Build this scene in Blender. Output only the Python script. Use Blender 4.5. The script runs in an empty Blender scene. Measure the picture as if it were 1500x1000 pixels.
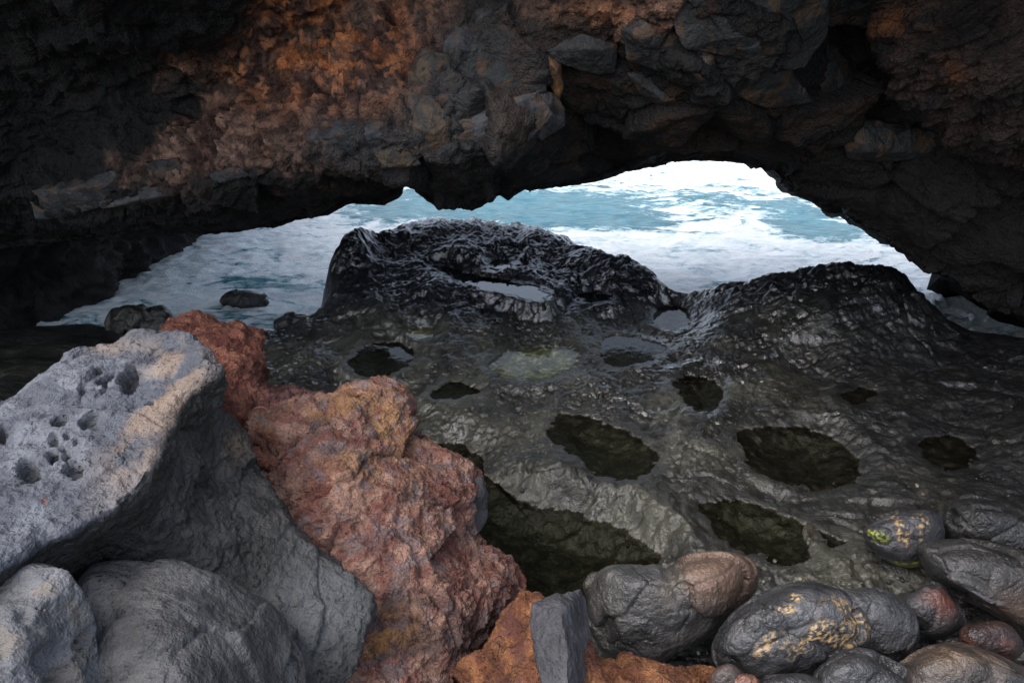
import bpy, bmesh, math, random
import numpy as np
R = math.radians
# ------------------------------------------------------------------ camera, world, sun
scene = bpy.context.scene
CAM = np.array([0.0, 0.0, 3.0]); PITCH = R(25)
cam = bpy.data.objects.new("camera", bpy.data.cameras.new("camera"))
scene.collection.objects.link(cam)
cam.location = CAM; cam.rotation_euler = (R(90) - PITCH, 0, 0)
cam.data.lens = 24; cam.data.sensor_width = 36; cam.data.clip_end = 5000
scene.camera = cam
SUN_EL, SUN_AZ = R(58), R(-125)         # azimuth measured from +Y towards +X: behind the camera, to the left
w = bpy.data.worlds.new("World"); scene.world = w; w.use_nodes = True
nt = w.node_tree; bg = nt.nodes["Background"]
sky = nt.nodes.new("ShaderNodeTexSky"); sky.sky_type = 'NISHITA'; sky.sun_disc = False
sky.sun_elevation = SUN_EL; sky.sun_rotation = SUN_AZ; sky.dust_density = 3.0; sky.air_density = 1.0; sky.ozone_density = 1.0
hs = nt.nodes.new('ShaderNodeHueSaturation'); hs.inputs['Saturation'].default_value = .6; nt.links.new(sky.outputs[0], hs.inputs['Color']); nt.links.new(hs.outputs[0], bg.inputs[0]); bg.inputs[1].default_value = 0.15
sd = bpy.data.lights.new("sun", 'SUN'); sun = bpy.data.objects.new("sun", sd); scene.collection.objects.link(sun)
sd.energy = 0.8; sd.angle = R(60); sd.color = (1.0, 0.95, 0.89)
sun.rotation_euler = (R(90) - SUN_EL, 0, math.pi - SUN_AZ)
scene.view_settings.view_transform = 'Standard'; scene.view_settings.look = 'None'
scene.view_settings.exposure = 1.35; scene.view_settings.gamma = 1.0
scene.cycles.max_bounces = 6; scene.cycles.diffuse_bounces = 3; scene.cycles.glossy_bounces = 3
scene.cycles.transparent_max_bounces = 6

# ------------------------------------------------------------------ maths helpers
CP, SP = math.cos(PITCH), math.sin(PITCH)
def pdir(u, v):
    a = (np.asarray(u, float) - 750) / 1000; b = -(np.asarray(v, float) - 500) / 1000
    return np.stack([a, CP + b * SP, -SP + b * CP + 0 * a], -1)
def at_t(u, v, t): return CAM + pdir(u, v) * np.asarray(t, float)[..., None]
def at_y(u, v, y):
    d = pdir(u, v); return CAM + d * (np.asarray(y, float) / d[..., 1])[..., None]
def at_z(u, v, z):
    d = pdir(u, v); return CAM + d * ((np.asarray(z, float) - CAM[2]) / d[..., 2])[..., None]
def pix(P):
    q = P - CAM; f = q[:, 1] * CP - q[:, 2] * SP; up = q[:, 1] * SP + q[:, 2] * CP
    f = np.where(f > .05, f, .05)
    return 750 + 1000 * q[:, 0] / f, 500 - 1000 * up / f, f

class TPS:
    def __init__(s, X, y, lam=1e-3):
        X = np.asarray(X, float); y = np.asarray(y, float); s.X = X
        n = len(X); K = s.k(X, X) + lam * np.eye(n); P = np.c_[np.ones(n), X]
        A = np.zeros((n + 3, n + 3)); A[:n, :n] = K; A[:n, n:] = P; A[n:, :n] = P.T
        s.w = np.linalg.solve(A, np.r_[y, 0, 0, 0])
    def k(s, A, B):
        r2 = ((A[:, None, :] - B[None]) ** 2).sum(-1); return .5 * r2 * np.log(r2 + 1e-12)
    def __call__(s, Q):
        Q = np.asarray(Q, float); out = np.empty(len(Q))
        for i in range(0, len(Q), 40000):
            q = Q[i:i + 40000]
            out[i:i + 40000] = s.k(q, s.X) @ s.w[:-3] + s.w[-3] + q @ s.w[-2:]
        return out

def _h(ix, iy, iz, seed):
    n = (ix * 374761393 + iy * 668265263 + iz * 2147483647 + seed * 1274126177) & 0xFFFFFFFF
    n = ((n ^ (n >> 13)) * 1274126177) & 0xFFFFFFFF
    n = (n ^ (n >> 16)); n = (n * 2246822519) & 0xFFFFFFFF
    return (n ^ (n >> 15)) & 0xFFFFFFFF
def rnd(ix, iy, iz, seed): return _h(ix, iy, iz, seed) / 4294967295.0
GR = np.array([[1,1,0],[-1,1,0],[1,-1,0],[-1,-1,0],[1,0,1],[-1,0,1],[1,0,-1],[-1,0,-1],[0,1,1],[0,-1,1],[0,1,-1],[0,-1,-1],[1,1,0],[-1,1,0],[0,-1,1],[0,-1,-1]], float)
def perlin(P, seed=0):
    i = np.floor(P).astype(np.int64); f = P - i; u = f * f * f * (f * (f * 6 - 15) + 10)
    out = 0
    for dx in (0, 1):
        wx = u[:, 0] if dx else 1 - u[:, 0]
        for dy in (0, 1):
            wy = u[:, 1] if dy else 1 - u[:, 1]
            for dz in (0, 1):
                wz = u[:, 2] if dz else 1 - u[:, 2]
                g = GR[_h(i[:, 0] + dx, i[:, 1] + dy, i[:, 2] + dz, seed) & 15]
                out = out + wx * wy * wz * (g[:, 0] * (f[:, 0] - dx) + g[:, 1] * (f[:, 1] - dy) + g[:, 2] * (f[:, 2] - dz))
    return out
def fbm(P, scale, octv=4, seed=0, gain=.5, ridged=False):
    out = 0; a = 1.0; s = 1.0 / scale
    for o in range(octv):
        n = perlin(P * s + 17.3 * o, seed + o)
        if ridged: n = .5 - np.abs(n) * 1.6
        out = out + a * n; a *= gain; s *= 2.03
    return out
def worley(P, seed=0, jitter=.9):
    """F1, F2, random value and offset vector of the nearest cell"""
    i = np.floor(P).astype(np.int64); n = len(P)
    f1 = np.full(n, 9.); f2 = np.full(n, 9.); rv = np.zeros(n); off = np.zeros((n, 3)); hid = np.zeros((n, 3))
    for dx in (-1, 0, 1):
        for dy in (-1, 0, 1):
            for dz in (-1, 0, 1):
                c = i + np.array([dx, dy, dz])
                r0 = rnd(c[:, 0], c[:, 1], c[:, 2], seed); r1 = rnd(c[:, 0], c[:, 1], c[:, 2], seed + 11); r2 = rnd(c[:, 0], c[:, 1], c[:, 2], seed + 23)
                ctr = c + .5 + jitter * (np.stack([r0, r1, r2], -1) - .5)
                d = P - ctr; D = np.sqrt((d * d).sum(-1)); m = D < f1
                f2 = np.where(m, f1, np.minimum(f2, D)); f1 = np.where(m, D, f1)
                rv = np.where(m, r0, rv); off[m] = d[m]; hid[m] = np.stack([r1, r2, r0], -1)[m]
    return f1, f2, rv, off, hid
def sstep(a, b, x):
    t = np.clip((x - a) / (b - a), 0, 1); return t * t * (3 - 2 * t)
def facets(P, size, seed, tilt=.55, step=.25, groove=.12):
    """broken angular blocks: each cell a tilted plane, dark joints between them"""
    W = P / size + .25 * np.stack([perlin(P / size * 1.3, seed + k) for k in (70, 71, 72)], -1)
    f1, f2, rv, off, hid = worley(W, seed)
    d = (off * (hid - .5)).sum(-1) * 2 * tilt + (rv - .5) * step
    g = 1 - sstep(0, .09, f2 - f1)
    return size * (d - groove * g), g
def poly_sd(Q, poly):
    """signed distance to polygon (negative inside)"""
    poly = np.asarray(poly, float); d = np.full(len(Q), 1e9); ins = np.zeros(len(Q), bool)
    for a, b in zip(poly, np.roll(poly, -1, 0)):
        e = b - a; t = np.clip(((Q - a) @ e) / (e @ e + 1e-12), 0, 1)
        d = np.minimum(d, np.hypot(*(Q - a - t[:, None] * e).T))
        c = ((a[1] > Q[:, 1]) != (b[1] > Q[:, 1])) & (Q[:, 0] < (b[0] - a[0]) * (Q[:, 1] - a[1]) / (b[1] - a[1] + 1e-12) + a[0])
        ins ^= c
    return np.where(ins, -d, d)
def smooth_poly(pts, n=6):
    pts = np.asarray(pts, float); out = []
    for i in range(len(pts)):
        p0, p1, p2, p3 = (pts[(i + k) % len(pts)] for k in (-1, 0, 1, 2))
        for j in range(n):
            t = j / n
            out.append(.5 * ((2 * p1) + (-p0 + p2) * t + (2 * p0 - 5 * p1 + 4 * p2 - p3) * t * t + (-p0 + 3 * p1 - 3 * p2 + p3) * t ** 3))
    return np.array(out)
def mixc(a, b, t): return np.asarray(a) * (1 - t[:, None]) + np.asarray(b) * t[:, None]

# ------------------------------------------------------------------ object helpers
def tag(o, label=None, cat=None, group=None, kind=None):
    if label: o["label"] = label
    if cat: o["category"] = cat
    if group: o["group"] = group
    if kind: o["kind"] = kind
    return o
def empty(name, loc):
    o = bpy.data.objects.new(name, None); o.location = loc; scene.collection.objects.link(o); o.empty_display_size = .2
    return o
def mesh_from(name, V, F, mat, parent=None, col=None, origin=None, extra=None):
    V = np.asarray(V, float)
    if origin is None:
        origin = np.array([V[:, 0].mean(), V[:, 1].mean(), V[:, 2].min()]) if parent is None else np.zeros(3)
    me = bpy.data.meshes.new(name)
    F = np.asarray(F, np.int32); k = F.shape[1]
    me.vertices.add(len(V)); me.vertices.foreach_set("co", (V - origin).ravel().astype(np.float32))
    me.loops.add(F.size); me.loops.foreach_set("vertex_index", F.ravel())
    me.polygons.add(len(F)); me.polygons.foreach_set("loop_start", np.arange(0, F.size, k, dtype=np.int32))
    me.update(calc_edges=True); me.validate()
    me.shade_smooth()
    if col is not None:
        a = me.attributes.new("tint", 'FLOAT_COLOR', 'POINT')
        a.data.foreach_set("color", np.c_[np.clip(col, 0, 1), np.ones(len(V))].astype(np.float32).ravel())
    for kx, arr in (extra or {}).items():
        a = me.attributes.new(kx, 'FLOAT', 'POINT'); a.data.foreach_set("value", arr.astype(np.float32))
    me.materials.append(mat)
    o = bpy.data.objects.new(name, me); scene.collection.objects.link(o); o.location = origin
    if parent: o.parent = parent; o.location = np.asarray(origin) - np.array(parent.location)
    return o
def vnormals(V, F):
    n = np.zeros_like(V); a = V[F[:, 1]] - V[F[:, 0]]; b = V[F[:, 2]] - V[F[:, 0]]
    fn = np.cross(a, b)
    if F.shape[1] == 4: fn = fn + np.cross(V[F[:, 2]] - V[F[:, 0]], V[F[:, 3]] - V[F[:, 0]])
    for k in range(F.shape[1]):
        for c in range(3): n[:, c] += np.bincount(F[:, k], fn[:, c], len(V))
    return n / (np.linalg.norm(n, axis=1)[:, None] + 1e-12)
def gridF(nr, nc, closed=False):
    i = np.arange(nr - 1)[:, None]; j = np.arange(nc if closed else nc - 1)[None]
    a = i * nc + j; b = i * nc + (j + 1) % nc; c = (i + 1) * nc + (j + 1) % nc; d = (i + 1) * nc + j
    return np.stack([a, b, c, d], -1).reshape(-1, 4)
def remesh(V, F, voxel, smooth=0):
    me = bpy.data.meshes.new("tmp"); me.from_pydata([tuple(v) for v in V], [], [tuple(int(k) for k in f) for f in F]); me.update()
    o = bpy.data.objects.new("tmp", me); scene.collection.objects.link(o)
    m = o.modifiers.new("r", 'REMESH'); m.mode = 'VOXEL'; m.voxel_size = voxel
    dg = bpy.context.evaluated_depsgraph_get(); dg.update()
    ev = o.evaluated_get(dg).to_mesh(); n = len(ev.vertices)
    V2 = np.empty(n * 3, np.float32); ev.vertices.foreach_get("co", V2); V2 = V2.reshape(-1, 3).astype(float)
    F2 = np.empty(len(ev.loops), np.int32); ev.loops.foreach_get("vertex_index", F2); F2 = F2.reshape(-1, 4)
    o.evaluated_get(dg).to_mesh_clear(); bpy.data.objects.remove(o); bpy.data.meshes.remove(me)
    for _ in range(smooth):
        s = np.zeros_like(V2); c = np.zeros(n)
        for a, b in ((0, 1), (1, 2), (2, 3), (3, 0)):
            for p, q in ((a, b), (b, a)):
                for k in range(3): s[:, k] += np.bincount(F2[:, p], V2[F2[:, q], k], n)
                c += np.bincount(F2[:, p], minlength=n)
        V2 = .4 * V2 + .6 * s / np.maximum(c, 1)[:, None]
    return V2, F2

# ------------------------------------------------------------------ materials
def node_mat(name):
    m = bpy.data.materials.new(name); m.use_nodes = True; n = m.node_tree
    return m, n, n.nodes["Principled BSDF"], n.links.new
def noise_n(n, L, co, scale, detail=4, rough=.6, kind='noise', dist=0):
    if kind == 'noise':
        t = n.nodes.new("ShaderNodeTexNoise"); t.inputs["Detail"].default_value = detail; t.inputs["Roughness"].default_value = rough; t.inputs["Distortion"].default_value = dist
    else:
        t = n.nodes.new("ShaderNodeTexVoronoi"); t.feature = kind
    t.inputs["Scale"].default_value = scale; L(co, t.inputs["Vector"]); return t
def mathn(n, L, op, a, b=None, c=None):
    t = n.nodes.new("ShaderNodeMath"); t.operation = op
    for k, x in enumerate((a, b, c)):
        if x is None: continue
        if isinstance(x, (int, float)): t.inputs[k].default_value = x
        else: L(x, t.inputs[k])
    return t.outputs[0]
def ramp(n, L, fac, stops):
    r = n.nodes.new("ShaderNodeValToRGB"); L(fac, r.inputs[0]); e = r.color_ramp.elements
    while len(e) < len(stops): e.new(.5)
    for el, (p, c) in zip(e, stops): el.position = p; el.color = c if len(c) == 4 else (*c, 1)
    return r.outputs[0]
def rock_mat(name, rough=(.75, .95), bumps=((60, .35), (220, .2)), var=.5, spec=.4, fleck=None, wet=0, stretch=(1, 1, 1), bstr=.6, bdist=.01, pock=0, wattr=False):
    m, n, b, L = node_mat(name)
    tc = n.nodes.new("ShaderNodeTexCoord"); mp = n.nodes.new("ShaderNodeMapping"); mp.inputs["Scale"].default_value = stretch
    L(tc.outputs["Object"], mp.inputs["Vector"]); co = mp.outputs[0]
    at = n.nodes.new("ShaderNodeAttribute"); at.attribute_name = "tint"
    n1 = noise_n(n, L, co, 9, 6, .65); n2 = noise_n(n, L, co, 110, 3, .7)
    s = mathn(n, L, 'ADD', mathn(n, L, 'MULTIPLY', n1.outputs[0], .6), mathn(n, L, 'MULTIPLY', n2.outputs[0], .4))
    g = mathn(n, L, 'MULTIPLY_ADD', mathn(n, L, 'SUBTRACT', s, .5), var * 4, 1.0)
    g = mathn(n, L, 'MAXIMUM', g, .25)
    mx = n.nodes.new("ShaderNodeVectorMath"); mx.operation = 'SCALE'; L(at.outputs["Color"], mx.inputs[0]); L(g, mx.inputs["Scale"])
    colr = mx.outputs[0]
    for (sc, lo, hi, c, amt) in (fleck or ()):
        f = noise_n(n, L, co, sc, 2, .5)
        fr = ramp(n, L, f.outputs[0], [(lo, (0, 0, 0)), (hi, (1, 1, 1))])
        mm = n.nodes.new("ShaderNodeMix"); mm.data_type = 'RGBA'; L(mathn(n, L, 'MULTIPLY', fr, amt), mm.inputs[0]); L(colr, mm.inputs[6]); mm.inputs[7].default_value = (*c, 1); colr = mm.outputs[2]
    L(colr, b.inputs["Base Color"])
    rr = n.nodes.new("ShaderNodeMapRange"); L(n1.outputs[0], rr.inputs[0]); rr.inputs[1].default_value = .3; rr.inputs[2].default_value = .7
    rr.inputs[3].default_value = rough[0]; rr.inputs[4].default_value = rough[1]; L(rr.outputs[0], b.inputs["Roughness"])
    b.inputs["Specular IOR Level"].default_value = spec
    if wet:
        b.inputs["Coat Weight"].default_value = wet
        if wattr:
            wa = n.nodes.new("ShaderNodeAttribute"); wa.attribute_name = "wet"; L(wa.outputs["Fac"], b.inputs["Coat Weight"])
            mr = n.nodes.new("ShaderNodeMapRange"); L(wa.outputs["Fac"], mr.inputs[0]); mr.inputs[3].default_value = 1.4; mr.inputs[4].default_value = .8
            L(mathn(n, L, 'MULTIPLY', rr.outputs[0], mr.outputs[0]), b.inputs["Roughness"])
        b.inputs["Coat Roughness"].default_value = .09; b.inputs["Coat IOR"].default_value = 1.9 if wattr else 1.45
    h = None
    for sc, amt in bumps:
        x = mathn(n, L, 'MULTIPLY', noise_n(n, L, co, sc, 2, .55).outputs[0], amt); h = x if h is None else mathn(n, L, 'ADD', h, x)
    if pock:
        vo = noise_n(n, L, co, pock, kind='F1'); p = ramp(n, L, vo.outputs[0], [(.08, (0, 0, 0)), (.3, (1, 1, 1))])
        pm = ramp(n, L, noise_n(n, L, co, pock * .12, 3, .6).outputs[0], [(.5, (0, 0, 0)), (.68, (1, 1, 1))])
        h = mathn(n, L, 'ADD', h, mathn(n, L, 'MULTIPLY', mathn(n, L, 'MULTIPLY', p, pm), .6))
    bp = n.nodes.new("ShaderNodeBump"); bp.inputs["Strength"].default_value = bstr; bp.inputs["Distance"].default_value = bdist
    L(h, bp.inputs["Height"]); L(bp.outputs[0], b.inputs["Normal"])
    if wet: L(bp.outputs[0], b.inputs["Coat Normal"])
    return m
M_grey = rock_mat("grey_basalt", (.6, .85), ((18, .6), (55, .45), (150, .22)), .5, .35, bstr=1.0, bdist=.022, pock=55)
M_scoria = rock_mat("red_scoria", (.8, .98), ((30, .8), (85, .7), (200, .4)), 1.0, .25, bstr=1.0, bdist=.028, pock=50)
M_arch = rock_mat("arch_rock", (.6, .9), ((13, .8), (38, .7), (90, .4)), 1.0, .3, bstr=1.0, bdist=.036)
M_block = rock_mat("dark_basalt", (.5, .8), ((12, .6), (40, .4), (100, .22)), .8, .4, bstr=.9, bdist=.028)
M_shelf = rock_mat("wet_lava", (.25, .5), ((14, .6), (42, .5), (95, .3)), 1.1, .7, wet=1.0, stretch=(1, 1.05, 1), bstr=1.0, bdist=.012, wattr=True, pock=40)
M_cobble = rock_mat("wet_boulder", (.34, .6), ((18, .5), (55, .5), (140, .32)), .9, .5, wet=.3, bstr=1.0, bdist=.015, pock=55)

# ------------------------------------------------------------------ rock shelf (ground)
SH = []
def cz(u, v, z): p = at_z(u, v, z); SH.append(tuple(p))
def cy(u, v, y): p = at_y(u, v, y); SH.append(tuple(p))
# back crest of the humps, seen against the sea (pixel of the photo, distance)
for u, v, y in ((484, 378, 7.0), (500, 345, 7.3), (525, 334, 7.5), (550, 346, 7.6), (600, 332, 7.9), (660, 329, 8.0), (740, 331, 8.0), (790, 347, 7.9),
                (850, 368, 7.6), (900, 392, 7.3), (950, 408, 7.05), (985, 425, 6.75), (1010, 428, 6.6), (1070, 418, 6.5), (1110, 420, 6.4), (1150, 410, 6.3),
                (1200, 395, 6.25), (1245, 391, 6.2), (1290, 397, 6.15), (1325, 402, 6.1), (1345, 450, 6.0), (1375, 488, 5.9), (1420, 498, 5.8), (1500, 513, 5.6), (1650, 530, 5.4)):
    cy(u, v, y)
    p = at_y(u, v, y); SH.append((p[0] - (.1 if u < 520 else 0), p[1] + .45, max(-.5, p[2] - .7))); SH.append((p[0], p[1] + 1.1, -.9))
for u, v, y in ((483, 400, 6.95), (486, 422, 6.75), (480, 440, 6.5), (400, 492, 6.2), (440, 470, 6.4)): cy(u, v, y)
for p in ((-2.2, 6.8, -.25), (-2.5, 7.2, -.6), (-2.6, 7.8, -.9), (-3.4, 7.4, -.35), (-4.6, 7.6, -.35), (-6, 7.4, -.3), (-6, 8, -.8), (-3, 9, -1.0), (0, 10, -1.2), (4, 9, -1.2), (7, 7.5, -1)): SH.append(p)
# inner relief
for u, v, z in ((520, 400, .60), (560, 370, .72), (640, 360, .80), (600, 390, .70), (720, 354, .80), (700, 395, .69), (720, 430, .62), (700, 375, .76), (800, 385, .68), (800, 420, .62), (870, 420, .56), (930, 440, .47), (640, 425, .62),
                (560, 440, .50), (620, 460, .50), (700, 475, .50), (800, 480, .47), (880, 480, .42), (500, 480, .34), (450, 520, .26), (560, 525, .33), (640, 510, .40), (780, 530, .34),
                (910, 510, .36), (975, 465, .34), (1000, 500, .34), (1050, 470, .5), (1130, 460, .62), (1100, 500, .45), (1200, 470, .66), (1260, 440, .78), (1300, 480, .62), (1180, 520, .42),
                (1300, 550, .42), (1400, 520, .45), (1500, 560, .5), (1600, 600, .6), (620, 570, .30), (680, 620, .30), (560, 600, .18), (760, 600, .34), (880, 580, .38), (1020, 580, .33), (1100, 570, .4),
                (870, 650, .26), (960, 620, .34), (1010, 700, .30), (1150, 665, .26), (1270, 620, .36), (1390, 650, .36), (1500, 680, .45), (800, 700, .34), (700, 670, .16), (780, 760, .17), (860, 830, .17),
                (940, 770, .34), (1000, 800, .36), (1110, 780, .26), (1220, 740, .36), (1250, 800, .36), (1330, 720, .38), (1500, 780, .45), (1150, 850, .33), (950, 880, .2), (1050, 920, .2), (1300, 900, .28), (1500, 900, .35),
                (700, 900, .15), (750, 980, .2), (500, 700, .15), (400, 560, .22), (400, 488, .06), (340, 482, .06), (260, 480, .08), (160, 480, .08), (60, 482, .1), (-40, 490, .15), (250, 520, .2), (100, 525, .25), (100, 560, .35), (0, 560, .45), (-150, 600, .5), (300, 700, .3), (100, 800, .4), (1000, 1050, .25), (1400, 1050, .3)): cz(u, v, z)
for p in ((-5, 3, .5), (5, 3.5, .6), (6, 5, .7), (-3, 0, .5), (0, 0, .4), (3, 0, .4), (-6, 0, .6), (6, 0, .7), (-6, -3, .7), (6, -3, .7), (0, -3, .6), (-5, 4.6, .4), (-7, 4, .8), (7.5, 5.5, .8), (8, 0, 1)): SH.append(p)
SH = np.array(SH); shelf_tps = TPS(SH[:, :2], SH[:, 2], 2e-2)
# tide pools: outline in photo pixels, water level, depth, label
POOLS = [
 ([(512, 535), (530, 510), (565, 500), (600, 503), (608, 515), (600, 532), (570, 547), (535, 552)], .16, "g", "oval olive tide pool left of centre with rusty rim, behind the red rocks"),
 ([(598, 486), (612, 480), (632, 481), (636, 490), (620, 496), (604, 494)], .05, "w", "tiny pale rock puddle above the oval olive pool"),
 ([(720, 535), (745, 515), (780, 508), (830, 510), (850, 520), (838, 540), (800, 555), (765, 560), (735, 552)], .14, "p", "pale speckled tide pool at the centre of the shelf"),
 ([(878, 510), (890, 495), (920, 492), (955, 502), (975, 512), (945, 530), (905, 538), (885, 528)], .2, "d", "murky pool at the foot of the shining wet gully"),
 ([(955, 465), (975, 448), (1000, 450), (1012, 470), (995, 482), (965, 480)], .2, "d", "small dark pool in the notch between the two sea humps"),
 ([(805, 640), (815, 612), (850, 610), (900, 625), (945, 650), (960, 680), (945, 698), (905, 702), (870, 690), (835, 665)], .25, "g", "dark green oval pothole pool in the middle, above the pale wet ridge"),
 ([(1083, 640), (1100, 625), (1150, 623), (1200, 632), (1240, 655), (1260, 685), (1240, 708), (1190, 715), (1130, 700), (1095, 675)], .3, "d", "largest oval black pothole pool on the right side of the shelf"),
 ([(1020, 737), (1060, 734), (1110, 738), (1160, 755), (1185, 780), (1187, 815), (1150, 824), (1100, 815), (1060, 790), (1035, 760)], .25, "g", "greenish pool with reddish edge just behind the wet boulders"),
 ([(628, 655), (670, 650), (705, 670), (715, 700), (760, 728), (830, 750), (900, 768), (935, 790), (970, 822), (900, 840), (870, 870), (860, 920), (800, 930), (770, 880), (700, 800), (660, 720)], .35, "g", "long deep green pool between the red boulder and the pale ridge"),
 ([(636, 391), (660, 393), (700, 403), (740, 411), (790, 423), (803, 433), (785, 440), (745, 430), (700, 422), (660, 408)], .12, "b", "thin bright strip of water lying slantwise across the left sea hump"),
 ([(712, 388), (732, 379), (748, 381), (746, 393), (722, 396)], .04, "b", "small bright puddle on the left sea hump, just above the thin slanting strip of water"),
 ([(850, 430), (872, 428), (892, 436), (885, 444), (860, 441)], .04, "b", "small bright puddle on the right shoulder of the left sea hump"),
 ([(672, 350), (700, 344), (740, 344), (765, 350), (762, 359), (720, 359), (690, 356)], .06, "r", "brown pool on the very top of the left sea hump"),
 ([(1345, 655), (1365, 637), (1395, 638), (1425, 660), (1420, 680), (1390, 688), (1360, 678)], .2, "d", "round dark pool near the right edge of the shelf"),
 ([(983, 560), (1010, 552), (1050, 560), (1060, 590), (1035, 605), (1005, 590)], .22, "d", "ragged black pool on the glistening slope right of centre"),
 ([(1235, 578), (1260, 568), (1285, 575), (1270, 588), (1245, 590)], .15, "d", "small black pool on the right, above the largest oval pool"),
 ([(1205, 780), (1225, 788), (1240, 795), (1225, 803), (1212, 798)], .2, "d", "tiny round hole of water beside the greenish pool"),
 ([(630, 578), (660, 560), (690, 565), (700, 577), (670, 585), (640, 586)], .1, "d", "shallow dark puddle below the pale speckled pool, left of centre"),
]
def shelf_height(XY):
    z = shelf_tps(XY); P = np.c_[XY, np.zeros(len(XY))]
    hump = sstep(.4, .75, z) * sstep(5.2, 6.2, XY[:, 1])
    z = z + .08 * fbm(P, 1.1, 3, 3) * sstep(2.9, 2.2, XY[:, 0] * (XY[:, 1] > 5)) + .03 * fbm(P, .38, 3, 8) * (1 + hump) + .012 * fbm(P, .12, 4, 10, .6)
    W = P + .08 * np.stack([perlin(P * 4, 5), perlin(P * 4, 6), 0 * z], -1)
    fs, gs = facets(np.c_[XY * [1, 1.3], z], .5, 13, .22, .12, .05); z = z + fs * .4 * (.3 + hump)
    z = z + .009 * fbm(W * [1, 1.3, 1], .2, 4, 20, .55, True) * (1 + 2.2 * hump)
    z = z - .012 * sstep(.45, .2, worley(P * 16 + [0, 0, .5], 9)[0]) * sstep(-.1, .2, fbm(P, .5, 2, 15))
    z = z + .007 * fbm(W * [1, 1.3, 1], .05, 3, 30, .6)
    c1, c2, _, _, _ = worley(np.c_[XY * [1.1, 1.7], 0 * z + .5] + .35 * np.stack([perlin(P * 2.2, 16), perlin(P * 2.2, 18), 0 * z], -1), 21)
    z = z - .022 * sstep(.05, .0, c2 - c1) * sstep(-.25, .1, perlin(P * 1.3, 27))
    hp = at_z(695, 440, .58); z = z - .07 * np.exp(-((XY[:, 0] - hp[0]) / .62) ** 2 - ((XY[:, 1] - hp[1]) / .22) ** 2)
    # knobbly ropes on the humps
    f1, f2, rv, off, hid = worley(W * [3, 4.5, 1] + [0, 0, .5], 4)
    z = z + .018 * (.5 - f1) * (.25 + hump)
    return z, hump
def spaced(lo, hi, fine_lo, fine_hi, d, grow=1.12):
    c = list(np.arange(fine_lo, fine_hi, d)); s = d; x = fine_lo
    left = []
    while x > lo: s *= grow; x -= s; left.append(x)
    s = d; x = c[-1]
    while x < hi: s *= grow; x += s; c.append(x)
    return np.array(left[::-1] + c)
xs = spaced(-9, 9, -3.4, 4.6, .0105); ys = spaced(-4, 11, 2.2, 7.6, .0105)
GX, GY = np.meshgrid(xs, ys); XY = np.c_[GX.ravel(), GY.ravel()]
Z, HUMP = shelf_height(XY)
basec = mixc((.020, .020, .018), (.048, .047, .036), sstep(-.2, .35, fbm(np.c_[XY, Z], .7, 4, 50)))
spk = sstep(.27, .36, fbm(np.c_[XY, 0 * Z], .022, 2, 58)) * sstep(0, .25, fbm(np.c_[XY, 0 * Z], .6, 3, 59)); basec = mixc(basec, (.14, .14, .11), spk * .6)
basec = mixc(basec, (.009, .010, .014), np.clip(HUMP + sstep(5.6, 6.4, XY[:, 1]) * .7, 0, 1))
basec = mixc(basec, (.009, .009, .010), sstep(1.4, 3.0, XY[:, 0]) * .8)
pool_specs = []
P3 = np.c_[XY, np.zeros(len(XY))]
wob = .045 * fbm(P3, .25, 3, 90) + .035 * fbm(P3, .08, 3, 93)
work = []
for outl, depth, kind, label in POOLS:
    o = np.array(outl, float); c = o.mean(0); zc = .4; Zg = Z.reshape(len(ys), len(xs))
    for _ in range(8): zc = float(shelf_tps(at_z(*c, zc)[None, :2])[0])
    zw = zc
    for _ in range(4):
        q = at_z(o[:, 0], o[:, 1], zw); hz = Zg[np.clip(np.searchsorted(ys, q[:, 1]), 0, len(ys) - 1), np.clip(np.searchsorted(xs, q[:, 0]), 0, len(xs) - 1)]
        zw = .5 * zw + .5 * (np.percentile(hz, 44 if kind in 'br' else 42) - .012)
        zw = min(max(zw, zc - .1), zc + .06)
    if "long deep" in label: zw = min(zw, .19)
    poly = smooth_poly(at_z(o[:, 0], o[:, 1], zw)[:, :2], 5)
    near = (XY[:, 0] > poly[:, 0].min() - .4) & (XY[:, 0] < poly[:, 0].max() + .4) & (XY[:, 1] > poly[:, 1].min() - .4) & (XY[:, 1] < poly[:, 1].max() + .4)
    idx = np.where(near)[0]; sdv = poly_sd(XY[idx], poly) + wob[idx]
    sdv = sdv + (.06 * fbm(P3[idx] * [1, 1.6, 1], .16, 3, 98) if kind in 'b' else 0); work.append((idx, sdv, zw)); pool_specs.append((poly, zw, kind, label, c))
    z0 = Z[idx]; k = sstep(.17, .0, sdv) * .98
    ztarget = zw + .006 + .25 * np.maximum(sdv, 0)
    Z[idx] = z0 * (1 - k) + ztarget * k
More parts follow.
